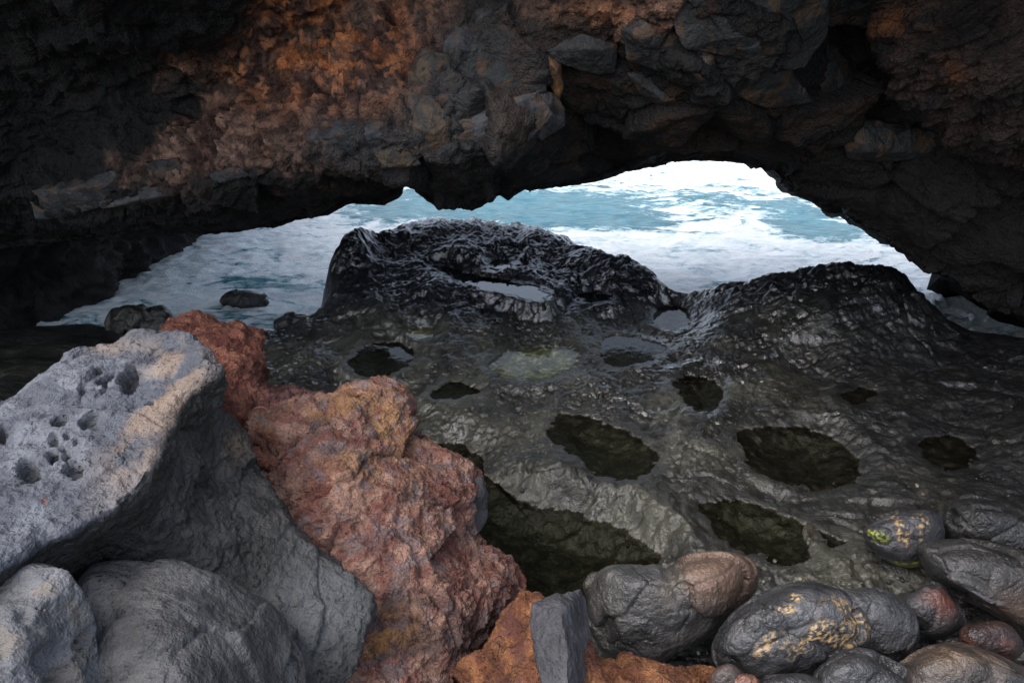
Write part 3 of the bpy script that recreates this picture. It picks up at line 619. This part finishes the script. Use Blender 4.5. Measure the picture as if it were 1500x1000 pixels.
smoothrock("basalt_boulder", [(112, 870), (130, 838), (160, 822), (200, 819), (245, 817), (290, 835), (335, 855), (385, 885), (440, 932), (458, 1000), (440, 1110), (80, 1110), (80, 950)],
           [(250, 830, 1.98), (250, 900, 1.78), (400, 920, 2.0), (440, 1000, 1.98), (250, 1000, 1.62), (150, 840, 1.9), (120, 900, 1.8), (110, 1000, 1.65), (350, 900, 1.95), (330, 1000, 1.72), (250, 1100, 1.55)], .02, .55, .0075,
           "smooth dark grey boulder at the bottom left, under the pitted boulder", "boulder", (.085, .085, .09), (.15, .15, .155), M_grey, 260, center=(260, 960), amp=.8, fac=.4)
smoothrock("basalt_boulder", [(-200, 880), (-60, 845), (0, 832), (50, 820), (85, 822), (110, 842), (130, 872), (148, 905), (152, 960), (180, 1040), (100, 1130), (-200, 1130)],
           [(0, 840, 1.66), (110, 795, 1.70), (-100, 840, 1.66), (0, 900, 1.5), (80, 880, 1.58), (140, 920, 1.66), (140, 1000, 1.6), (50, 960, 1.46), (0, 1000, 1.38), (100, 1080, 1.4), (-150, 900, 1.5), (-150, 1080, 1.3)], .0, .5, .0075,
           "pale grey angular boulder in the bottom left corner", "boulder", (.17, .175, .19), (.25, .255, .28), M_grey, 280, center=(20, 980), extra=ex_g3, fac=.25)

def scoria(name, outl, base, bulge, thick, vox, label, center, seed, colf, lump=1.0, cat="boulder"):
    V, F, N = relief(outl, base, bulge, thick, vox * .8, center=center)
    u, v, _ = pix(V)
    W = V + .03 * np.stack([perlin(V / .12, seed + k) for k in (1, 2, 3)], -1)
    f1, _, rv, _, _ = worley(W / .12, seed); g1, g2, _, _, _ = worley(W / .045, seed + 5)
    a1 = fbm(W, .25, 5, seed + 9, .58)
    r1 = fbm(W * [1, 1, 1.3], .11, 5, seed + 14, .62, True)
    h1, h2, _, _, _ = worley(V / .02, seed + 7)
    r2 = fbm(W, .045, 4, seed + 30, .65, True)
    d = lump * (.034 * a1 + .012 * (.5 - f1) + .010 * (.5 - g1) + .016 * r1 + .006 * r2 + .006 * (.5 - h1) - .012 * sstep(.4, .15, g1) * sstep(0, .2, fbm(V, .2, 2, seed + 40)))
    fa, gr = facets(V, .35, seed + 20, .3, .12, .06); d += fa * .5
    C = colf(V, u, v, N, a1, r1)
    return put(name, V + N * d[:, None], F, M_scoria, C, label, cat)
def col_red(V, u, v, N, a1, r1):
    n = fbm(V, .22, 4, 310); m = fbm(V, .09, 4, 314)
    C = mixc((.26, .125, .10), (.40, .235, .18), sstep(-.25, .3, m))
    C = mixc(C, (.42, .235, .115), np.clip(np.exp(-pg(u, v, 530, 620, 90, 70) ** 2) + .5 * np.exp(-pg(u, v, 420, 620, 50, 40) ** 2), 0, 1) * sstep(-.3, .2, n))
    C = mixc(C, (.25, .185, .18), sstep(.12, .35, fbm(V, .07, 4, 318)) * .8)
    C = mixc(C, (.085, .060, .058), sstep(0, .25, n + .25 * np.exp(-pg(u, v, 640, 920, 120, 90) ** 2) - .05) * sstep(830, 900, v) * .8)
    C = mixc(C, (.32, .16, .06), np.exp(-pg(u, v, 560, 930, 60, 40, -40) ** 2) * sstep(-.2, .2, m) * .9)
    C = mixc(C, (.15, .035, .022), sstep(.1, .35, fbm(V, .13, 3, 322)) * .45)
    return C
scoria("scoria_boulder", [(362, 618), (395, 602), (430, 596), (462, 583), (490, 575), (520, 569), (550, 568), (575, 573), (588, 590), (590, 610), (605, 628), (640, 655), (662, 672), (690, 690), (700, 710), (690, 740), (697, 772),
        (722, 795), (752, 830), (768, 866), (760, 888), (742, 908), (732, 940), (690, 990), (680, 1060), (450, 1070), (440, 930), (400, 820), (370, 720)],
       [(362, 618, 2.85), (450, 590, 3.05), (540, 572, 3.2), (585, 590, 3.28), (480, 640, 2.85), (540, 640, 2.95), (600, 640, 3.2), (450, 720, 2.68), (380, 720, 2.72), (370, 660, 2.85), (420, 790, 2.62), (540, 700, 2.78), (620, 700, 2.95), (690, 720, 3.2), (480, 800, 2.58), (560, 780, 2.64),
        (640, 790, 2.75), (690, 800, 2.95), (740, 850, 2.9), (760, 870, 2.98), (520, 860, 2.5), (600, 860, 2.52), (680, 880, 2.6), (735, 910, 2.8), (540, 950, 2.4), (620, 950, 2.42), (700, 960, 2.62), (560, 1050, 2.3), (670, 1050, 2.45)],
       .02, .8, .0075, "large rusty red crumbly boulder leaning down the middle of the foreground", (560, 820), 300, col_red)
def col_red2(V, u, v, N, a1, r1):
    C = mixc((.17, .06, .045), (.30, .125, .085), sstep(-.25, .3, fbm(V, .08, 4, 330)))
    return mixc(C, (.20, .12, .12), np.clip(np.exp(-pg(u, v, 440, 590, 60, 30) ** 2) * .9, 0, 1))
scoria("scoria_boulder", [(228, 484), (262, 472), (290, 467), (320, 472), (350, 476), (386, 487), (380, 520), (385, 552), (405, 576), (440, 574), (480, 584), (500, 610), (470, 680), (380, 680), (300, 640), (250, 560)],
       [(262, 472, 3.55), (340, 475, 3.6), (385, 490, 3.6), (320, 520, 3.3), (370, 540, 3.35), (330, 580, 3.05), (390, 600, 3.2), (450, 590, 3.3), (340, 640, 2.9), (440, 650, 3.0)], .02, .55, .009,
       "smaller brick red crumbly rock rising behind the pitted grey boulder", (350, 580), 340, col_red2, 1.0)
def col_or(V, u, v, N, a1, r1):
    return mixc(mixc((.19, .075, .04), (.34, .15, .07), sstep(-.2, .3, fbm(V, .07, 4, 350))), (.14, .06, .05), sstep(.1, .35, fbm(V, .16, 4, 354)) * .7)
scoria("scoria_rock", [(793, 877), (765, 888), (748, 903), (732, 935), (714, 962), (686, 982), (665, 1060), (870, 1070), (880, 1000), (850, 930)], [(793, 880, 2.42), (750, 905, 2.5), (730, 940, 2.45), (690, 985, 2.4), (780, 940, 2.28), (760, 1000, 2.2), (850, 940, 2.4), (850, 1050, 2.15), (700, 1050, 2.2)],
       .02, .6, .0075, "orange crumbly rock with a grey wedge standing against it", (780, 990), 360, col_or, .8, "rock")
scoria("scoria_rock", [(852, 974), (880, 966), (915, 964), (950, 974), (985, 978), (1010, 984), (1040, 984), (1066, 1004), (1060, 1070), (850, 1070)], [(860, 975, 2.5), (950, 978, 2.5), (1050, 995, 2.55), (900, 1010, 2.35), (1000, 1020, 2.4), (950, 1060, 2.25)],
       .03, .4, .0075, "low orange crumbly rock along the bottom edge below the largest wet boulder", (950, 1020), 370, col_or, .7, "rock")
# grey wedge with a sharp front edge
def col_c(c0, c1, seed, sc=.15): return lambda V: mixc(c0, c1, sstep(-.25, .3, fbm(V, sc, 4, seed)))
def hullrock(name, pts, vox, label, cat, mat, cf, seed, amp=1., parent=None, group=None, sm=1, fine=1.):
    V, F, N = hull(pts, vox, sm)
    d = amp * (.012 * fbm(V, .25, 3, seed) + .008 * fbm(V, .08, 4, seed + 4, .6) + .003 * fine * fbm(V, .025, 3, seed + 8, .6))
    fa, gr = facets(V, .2, seed + 12, .25, .1, .04); d += fa * .35 * amp
    return put(name, V + N * d[:, None], F, mat, cf(V), label, cat, group, parent)
wp = [at_t(u, v, t) for u, v, t in ((778, 884, 2.32), (815, 869, 2.36), (852, 861, 2.5), (860, 880, 2.55), (864, 925, 2.5), (872, 975, 2.45), (868, 1050, 2.3), (824, 900, 2.2), (832, 960, 2.12), (835, 1050, 2.05), (776, 915, 2.27), (785, 965, 2.2), (800, 1050, 2.1),
                                    (800, 890, 2.7), (860, 900, 2.75), (860, 1040, 2.6), (800, 1040, 2.5))]
hullrock("basalt_wedge", wp, .007, "upright dark grey stone wedge at the bottom centre against an orange rock", "stone", M_grey, col_c((.08, .08, .09), (.13, .13, .145), 380), 381, .6)
wp = [at_t(u, v, t) for u, v, t in ((684, 694, 3.25), (706, 699, 3.28), (716, 722, 3.3), (713, 765, 3.25), (697, 786, 3.2), (675, 775, 3.2), (680, 700, 3.5), (712, 730, 3.5), (700, 780, 3.5), (670, 760, 3.4))]
hullrock("basalt_slab", wp, .008, "narrow dark grey slab sticking out from behind the large red boulder", "stone", M_grey, col_c((.06, .06, .065), (.09, .09, .1), 390), 391, .5)

# --- wet boulders, bottom right
def specks(u, v, V, spots, c, C, seed, th=(.08, .2), sc=.018):
    n = fbm(V, sc, 4, seed)
    for cu, cv, ru, rv, rot, a in spots:
        C = mixc(C, c, a * sstep(1.5, .6, pg(u, v, cu, cv, ru, rv, rot)) * sstep(th[0], th[1], n + .06))
    return C
GOLD = (.50, .33, .15)
def ex_b1(V, u, v, N, d, C, n2):
    d = d - .02 * np.exp(-((u - 985 - (v - 850) * .45) / 9) ** 2) * (v < 900)
    C = mixc(C, (.17, .10, .065), np.clip(sstep(990, 1015, u - (v - 850) * .3) * sstep(915, 850, v), 0, 1) * .75)
    C = mixc(C, (.12, .095, .07), np.exp(-pg(u, v, 985, 860, 20, 40, 20) ** 2) * .6)
    return d, C
def ex_b2(V, u, v, N, d, C, n2):
    d = d + .02 * np.exp(-pg(u, v, 1225, 905, 50, 12, 40) ** 2) - .012 * np.exp(-pg(u, v, 1150, 935, 55, 5, -25) ** 2)
    C = specks(u, v, V, [(1152, 890, 14, 8, 0, 1), (1165, 872, 10, 4, 20, 1), (1243, 900, 32, 9, 40, 1), (1205, 925, 16, 16, 0, .9), (1245, 920, 20, 10, 30, .9), (1130, 945, 26, 12, -30, .8), (1180, 945, 30, 10, -30, .8), (1230, 940, 20, 12, 0, .8), (1200, 880, 8, 5, 0, 1)], GOLD, C, 410)
    return d, C
def ex_b5(V, u, v, N, d, C, n2):
    C = specks(u, v, V, [(1322, 780, 9, 18, -20, 1), (1345, 765, 9, 14, 0, 1), (1358, 770, 5, 12, 0, .8), (1303, 757, 12, 3, 0, .8), (1350, 789, 4, 4, 0, 1)], GOLD, C, 415)
    C = specks(u, v, V, [(1288, 787, 14, 9, 10, 1), (1275, 780, 6, 8, 0, 1), (1330, 826, 24, 4, 5, 1.)], (.36, .40, .04), C, 418, (.0, .12))
    return d, C
def ex_red(cu, cv, ru, rv, c, a=.9):
    def g(V, u, v, N, d, C, n2): return d, mixc(C, c, np.exp(-pg(u, v, cu, cv, ru, rv) ** 2) * a * sstep(-.3, .2, n2))
    return g
def ex_b6(V, u, v, N, d, C, n2):
    r = ((v - 845) - (u - 1400) * .55)
    d = d + .02 * sstep(-14, -4, r) * sstep(8, 0, r) * sstep(1370, 1400, u) * sstep(1470, 1450, u)
    C = mixc(C, (.40, .40, .42), sstep(1.2, .5, pg(u, v, 1437, 866, 34, 4, 27) + .5 * n2) * .8)
    C = mixc(C, (.09, .05, .03), np.exp(-pg(u, v, 1490, 890, 50, 40) ** 2) * .6)
    return d, C
BK, BG = (.028, .028, .031), (.052, .052, .056)
WET = [
 ([(880, 835), (905, 826), (940, 827), (985, 827), (1010, 815), (1050, 810), (1085, 812), (1105, 830), (1105, 855), (1090, 885), (1060, 920), (1020, 942), (985, 965), (950, 978), (910, 968), (880, 955), (868, 925), (863, 895), (870, 860)], 3.0, "largest wet boulder at the bottom, dark grey with a brown right end", ex_b1, (.045, .045, .047), (.085, .082, .08), None),
 ([(1045, 960), (1050, 935), (1068, 905), (1095, 880), (1130, 862), (1180, 857), (1210, 862), (1245, 880), (1268, 910), (1270, 932), (1250, 960), (1200, 985), (1140, 1000), (1090, 1000), (1060, 988)], 2.72, "shiny black egg shaped boulder dotted with golden crust", ex_b2, (.035, .036, .04), (.075, .075, .082), None),
 ([(1218, 872), (1255, 860), (1290, 862), (1325, 885), (1345, 915), (1345, 940), (1325, 968), (1300, 982), (1270, 975), (1240, 965), (1210, 920)], 2.95, "plain rounded grey boulder tucked behind the gold dotted one", None, (.045, .046, .05), (.075, .076, .082), None),
 ([(1318, 880), (1345, 865), (1370, 856), (1395, 880), (1414, 910), (1405, 928), (1385, 937), (1360, 935), (1335, 915)], 3.08, "small pointed wet stone with a reddish tip", ex_red(1385, 880, 28, 22, (.16, .05, .03)), BK, BG, None),
 ([(1260, 780), (1285, 762), (1320, 752), (1355, 746), (1375, 756), (1384, 790), (1375, 818), (1345, 832), (1310, 825), (1280, 805)], 3.55, "dark stone spotted with yellow lichen and golden crust", ex_b5, (.04, .042, .05), (.07, .073, .085), None),
 ([(1345, 805), (1360, 797), (1400, 794), (1450, 800), (1520, 815), (1600, 850), (1600, 960), (1520, 945), (1450, 895), (1400, 868), (1362, 845)], 3.2, "long black boulder at the right edge with a pale chipped ledge", ex_b6, (.022, .022, .024), (.045, .043, .043), None),
 ([(1410, 920), (1440, 910), (1470, 910), (1492, 928), (1497, 955), (1470, 968), (1430, 962), (1408, 942)], 2.9, "lumpy dark red stone in the bottom right corner", ex_red(1450, 935, 40, 25, (.13, .05, .035)), (.035, .02, .018), (.07, .035, .03), None),
 ([(1190, 998), (1210, 970), (1240, 957), (1270, 955), (1300, 968), (1330, 985), (1345, 1010), (1320, 1060), (1200, 1060)], 2.55, "black rounded stone at the bottom edge, below the plain grey boulder", None, BK, BG, None),
 ([(1315, 985), (1330, 965), (1370, 947), (1410, 945), (1450, 955), (1500, 975), (1560, 1000), (1560, 1090), (1330, 1090)], 2.6, "flat brownish wet boulder at the bottom right edge", ex_red(1400, 960, 90, 25, (.12, .075, .045), .8), (.04, .035, .032), (.08, .07, .065), None),
 ([(1038, 992), (1050, 975), (1070, 970), (1086, 984), (1092, 1005), (1080, 1035), (1045, 1035)], 2.5, "small brown stone at the foot of the gold dotted boulder", None, (.06, .045, .04), (.1, .07, .06), None),
 ([(1378, 765), (1395, 740), (1430, 730), (1500, 745), (1600, 780), (1600, 860), (1480, 825), (1400, 803)], 3.72, "dull black boulder at the right edge behind the long one", None, (.02, .02, .021), (.034, .033, .033), None),
 ([(1072, 996), (1092, 987), (1110, 998), (1108, 1025), (1072, 1025)], 2.48, "tiny reddish stone at the bottom edge", None, (.12, .05, .04), (.2, .09, .06), None),
 ([(1112, 998), (1150, 989), (1190, 992), (1212, 1010), (1190, 1050), (1110, 1050)], 2.5, "dark stone barely showing at the bottom edge under the gold dotted boulder", None, BK, BG, None),
 ([(1372, 950), (1388, 935), (1408, 932), (1424, 946), (1415, 962), (1385, 964)], 2.95, "small black stone wedged between the reddish ones", None, (.02, .02, .022), (.04, .04, .04), None),
 ([(852, 858), (862, 842), (880, 838), (892, 850), (888, 885), (866, 890)], 3.2, "small dark stone half hidden behind the largest wet boulder", None, (.04, .038, .035), (.06, .057, .05), None),
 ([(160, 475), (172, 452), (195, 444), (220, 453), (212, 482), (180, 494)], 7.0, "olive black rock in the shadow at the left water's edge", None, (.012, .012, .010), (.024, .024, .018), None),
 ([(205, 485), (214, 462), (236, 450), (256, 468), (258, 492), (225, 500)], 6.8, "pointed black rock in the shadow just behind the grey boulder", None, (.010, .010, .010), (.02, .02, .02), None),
 ([(322, 441), (340, 429), (370, 425), (394, 435), (386, 449), (345, 453)], 8.0, "low wet rock washed by the foam left of the hump", None, (.012, .012, .014), (.02, .02, .022), None),
 ([(400, 472), (420, 460), (450, 461), (463, 475), (447, 492), (410, 491)], 7.15, "small wet rock at the foot of the hump", None, (.012, .012, .014), (.02, .02, .022), None),
]
for k, (ol, t, lab, ex, c0, c1, cen) in enumerate(WET):
    oa = np.array(ol); wm = min(np.ptp(oa[:, 0]), np.ptp(oa[:, 1]) * 1.3) * t / 1000
    def ex2(V, u, v, N, d, C, n2, ex=ex, k=k):
        f1, _, _, _, _ = worley(V / .03, 500 + k); f2_, _, _, _, _ = worley(V / .022, 530 + k); d = d + .003 * (.5 - f1) - .006 * sstep(.38, .15, f2_) * sstep(0, .25, fbm(V, .12, 3, 560 + k))
        return ex(V, u, v, N, d, C, n2) if ex else (d, C)
    smoothrock("wet_boulder" if wm > .22 else "wet_stone", ol, t + .1 * wm, .42 * wm, .62 * wm, max(.0065, min(.02, t * .0022)), lab, "boulder" if wm > .22 else "stone", c0, c1, M_cobble, 420 + 17 * k, amp=min(.6, max(.2, wm * 1.1)) * (1.8 if t > 5 else 1), extra=ex2, fac=.85 if t < 5 else 1.2,
               group="wet stones heaped on the shelf", p=3.0)

# --- broken basalt blocks set in the arch
def fdepth(u, v):
    y = 4.6
    for _ in range(12):
        p = at_y(u, v, y); y = .5 * y + .5 * float(face_tps(np.array([[p[0], p[2]]]))[0])
    return y
GB = ((.045, .045, .049), (.085, .085, .092)); DB = ((.018, .018, .019), (.036, .036, .038)); TB = ((.05, .045, .040), (.13, .09, .06)); OB = ((.09, .05, .03), (.24, .12, .05))
BLK = [
 ([(694, 14), (720, 12), (730, 24), (720, 56), (706, 52), (694, 36)], GB, .07), ([(648, 60), (672, 38), (696, 56), (716, 70), (680, 98), (656, 86)], GB, .09),
 ([(732, 24), (760, 44), (780, 94), (748, 86), (726, 68), (722, 44)], OB, .09), ([(600, 112), (618, 76), (656, 86), (666, 100), (632, 146), (604, 140)], TB, .08),
 ([(576, 172), (604, 140), (632, 146), (656, 176), (656, 216), (626, 230), (608, 212)], TB, .09), ([(676, 96), (712, 80), (788, 108), (794, 132), (732, 148), (690, 125)], DB, .0),
 ([(656, 172), (628, 146), (680, 116), (712, 120), (732, 144), (708, 164), (676, 188)], DB, .09), ([(656, 190), (680, 188), (736, 150), (780, 140), (800, 170), (760, 215), (704, 224), (656, 212)], GB, .06),
 ([(780, 136), (812, 140), (824, 160), (824, 184), (795, 202), (775, 190)], GB, .05),
 ([(460, 184), (520, 176), (572, 184), (576, 204), (520, 228), (484, 220), (452, 204)], GB, .10), ([(520, 230), (580, 206), (596, 210), (612, 240), (560, 256), (520, 258)], TB, .06),
 ([(802, 82), (820, 96), (824, 124), (818, 144), (804, 120)], OB, .08), ([(778, 66), (802, 82), (804, 120), (788, 108)], DB, .05), ([(804, 76), (852, 52), (900, 68), (896, 104), (872, 108), (824, 92)], DB, .10),
 ([(1005, 72), (1025, 67), (1045, 75), (1050, 120), (1025, 125), (1007, 100)], GB, .09), ([(1047, 72), (1080, 62), (1150, 97), (1180, 145), (1120, 155), (1080, 135), (1052, 120)], DB, .09),
 ([(990, -40), (1205, -40), (1200, 50), (1170, 93), (1150, 95), (1075, 60), (1015, 68), (1000, 40)], DB, .06), ([(915, 45), (970, 15), (1000, 42), (1005, 80), (965, 100), (925, 85)], DB, .07),
 ([(925, 110), (990, 105), (1020, 140), (975, 160), (940, 135)], DB, .07), ([(935, 180), (970, 168), (1015, 190), (950, 212)], DB, .05), ([(1230, 170), (1300, 185), (1390, 200), (1385, 225), (1300, 235), (1250, 230)], DB, .08),
 ([(48, 280), (100, 272), (172, 248), (200, 256), (152, 300), (116, 290), (80, 316), (60, 316)], GB, .09), ([(154, 304), (216, 272), (256, 286), (192, 298)], GB, .05), ([(212, 240), (260, 232), (268, 256), (236, 262)], DB, .05),
 ([(312, 256), (352, 236), (384, 240), (384, 254), (320, 266)], GB, .05), ([(1210, 60), (1240, 90), (1250, 150), (1225, 170), (1195, 110)], DB, .03),
]
rg = random.Random(5)
for k, (ol, (c0, c1), pr) in enumerate(BLK):
    o = np.array(ol, float); c = o.mean(0); o = c + (o - c) * 1.14; y0 = fdepth(*c) + .02; pts = []; pr *= 1.1
    ys_ = [.35 * fdepth(*q) + .65 * y0 for q in o]
    for q, yy in zip(o, ys_): pts += [at_y(*q, yy - .02), at_y(*(c + (q - c) * .8), yy + .3)]
    # one or two raised corners make a faceted face
    a1, a2 = rg.randrange(len(o)), rg.randrange(len(o))
    for a_, s_ in ((a1, .35), (a2, .55)): q = c + (o[a_] - c) * s_; pts.append(at_y(*q, y0 - pr * rg.uniform(.8, 1.2)))
    def cf(V, c0=c0, c1=c1, k=k):
        n = fbm(V, .12, 4, 700 + k); C = mixc(c0, c1, sstep(-.25, .3, n))
        return mixc(C, (.15, .08, .035), sstep(.15, .35, fbm(V, .12, 5, 750 + k)) * .5)
    hullrock("basalt_block", pts, .0085, None, None, M_block, cf, 600 + k * 5, .55, parent=arch)
# --- layered outcrop, upper right
V, F, N = relief([(1290, -60), (1297, 5), (1308, 22), (1300, 40), (1310, 50), (1297, 66), (1308, 86), (1322, 100), (1318, 122), (1328, 152), (1352, 160), (1380, 174), (1390, 196), (1412, 214), (1450, 226), (1500, 236), (1700, 270), (1750, -120), (1500, -160)],
                 [(1300, 50, 3.9), (1320, 130, 3.95), (1390, 190, 4.1), (1500, 236, 4.1), (1380, 50, 3.6), (1400, 130, 3.75), (1500, 130, 3.6), (1500, 0, 3.4), (1350, -60, 3.6), (1650, 100, 3.4), (1680, 250, 3.8)], .08, 1.2, .011, center=(1480, 60))
u_, v_, _ = pix(V)
B = V @ np.array([[.75, .25, -.6], [.2, 1, .1], [.6, 0, .8]])
dd = .06 * fbm(B * [1, 1, 3], .5, 5, 801, .6, True) + .03 * fbm(B * [1, 1, 2.5], .12, 4, 805, .62) + .01 * fbm(V, .04, 3, 809)
fa, gr = facets(V, .3, 815, .35, .15, .08); dd += fa * .5
C = mixc((.028, .020, .019), (.085, .055, .045), sstep(-.25, .3, fbm(B * [1, 1, 2], .25, 4, 820)))
C = mixc(C, (.30, .11, .045), np.clip(np.exp(-pg(u_, v_, 1325, 30, 30, 20) ** 2) + np.exp(-pg(u_, v_, 1390, 110, 25, 16) ** 2), 0, 1) * sstep(-.2, .2, fbm(V, .1, 3, 825)))
put("rock_outcrop", V + N * dd[:, None], F, M_arch, C, "layered brown rock outcrop jutting in at the top right corner", "rock outcrop")
# --- dark cliff at the left, across the water
cp = [at_z(u, v, -.3) for u, v in ((318, 346), (285, 362), (240, 388), (205, 412), (155, 462), (110, 492), (-30, 530), (-300, 580))]
pts = [tuple(p) for p in cp] + [(p[0] + .7, p[1] - .2, 3.0) for p in cp] + [(cp[0][0] - 1, cp[0][1] + 5, -.3), (cp[0][0] - 1, cp[0][1] + 5, 3.6), (-12, 14, -.3), (-12, 14, 3.6), (-12, 6, -.3), (-12, 6, 3.6)]
V, F, N = hull(pts, .045, 2)
dd = .25 * fbm(V, .9, 5, 840, .6, True) + .06 * fbm(V, .2, 3, 845)
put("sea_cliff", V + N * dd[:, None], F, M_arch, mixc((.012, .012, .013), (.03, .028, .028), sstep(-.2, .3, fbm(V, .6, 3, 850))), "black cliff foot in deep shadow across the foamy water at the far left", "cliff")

# --- rock roof slabs out of the frame, added to shade both ends of the arch
def shade_roof(x0, x1, y0, y1, z0, z1, seed):
    nx, ny = 90, 60; X, Y = np.meshgrid(np.linspace(x0, x1, nx), np.linspace(y0, y1, ny)); A = np.c_[X.ravel(), Y.ravel(), np.full(nx * ny, z0)]; B = A.copy(); B[:, 2] = z1
    for Q, sg in ((A, -1), (B, 1)): Q += np.stack([.3 * fbm(Q, 1.0, 3, seed), .3 * fbm(Q, 1.0, 3, seed + 5), .18 * fbm(Q, .6, 4, seed + 9)], -1)
    V = np.r_[A, B]; F = gridF(ny, nx); n = nx * ny; b = np.r_[np.arange(nx), np.arange(1, ny) * nx + nx - 1, (ny - 1) * nx + np.arange(nx - 2, -1, -1), np.arange(ny - 2, 0, -1) * nx]
    side = np.stack([b, np.roll(b, -1), np.roll(b, -1) + n, b + n], -1)
    F = np.r_[F[:, ::-1], F + n, side]
    put("added_shade_slab", V, F, M_arch, mixc((.015, .014, .015), (.03, .028, .028), sstep(-.2, .2, fbm(V, .5, 3, seed + 2))), parent=arch)
shade_roof(-9, -1.8, 2.4, 4.6, 3.75, 4.7, 901)
shade_roof(1.1, 9, 1.5, 4.6, 3.75, 4.7, 931)

# ------------------------------------------------------------------ gravel lodged on the shelf
rng = np.random.default_rng(3); gv_, gf_ = [], []; Zg = Z.reshape(len(ys), len(xs)); nb_ = 0
ico = bmesh.new(); bmesh.ops.create_icosphere(ico, subdivisions=1, radius=1); IV = np.array([tuple(v.co) for v in ico.verts]); IF = np.array([[v.index for v in f.verts] for f in ico.faces]); ico.free()
while nb_ < 900:
    u, v = rng.uniform(560, 1500), rng.uniform(560, 1000)
    if v < 700 and rng.random() < .6: continue
    p = at_z(u, v, .3); h = Zg[min(len(ys) - 1, np.searchsorted(ys, p[1])), min(len(xs) - 1, np.searchsorted(xs, p[0]))]
    if perlin(np.array([[p[0] * 2.5, p[1] * 2.5, 0]]), 44)[0] < .02 and v < 850: continue
    r = rng.uniform(.003, .008) if rng.random() < .85 else rng.uniform(.008, .02)
    q = IV * (1 + rng.uniform(-.25, .25, (len(IV), 1))) * r * rng.uniform(.6, 1.2, 3)
    gv_.append(q + [p[0], p[1], h + r * .3]); gf_.append(IF + nb_ * len(IV)); nb_ += 1
GV = np.concatenate(gv_); tone = np.repeat(rng.choice([0, 1, 2], nb_, p=[.6, .25, .15]), len(IV))
gcol = np.array([(.03, .03, .03), (.09, .07, .05), (.22, .20, .16)])[tone]
o = mesh_from("gravel", GV, np.concatenate(gf_), M_cobble, col=gcol, origin=np.zeros(3)); tag(o, "scattered grit and tiny stones lying on the wet shelf between pools and boulders", "gravel", kind="stuff")
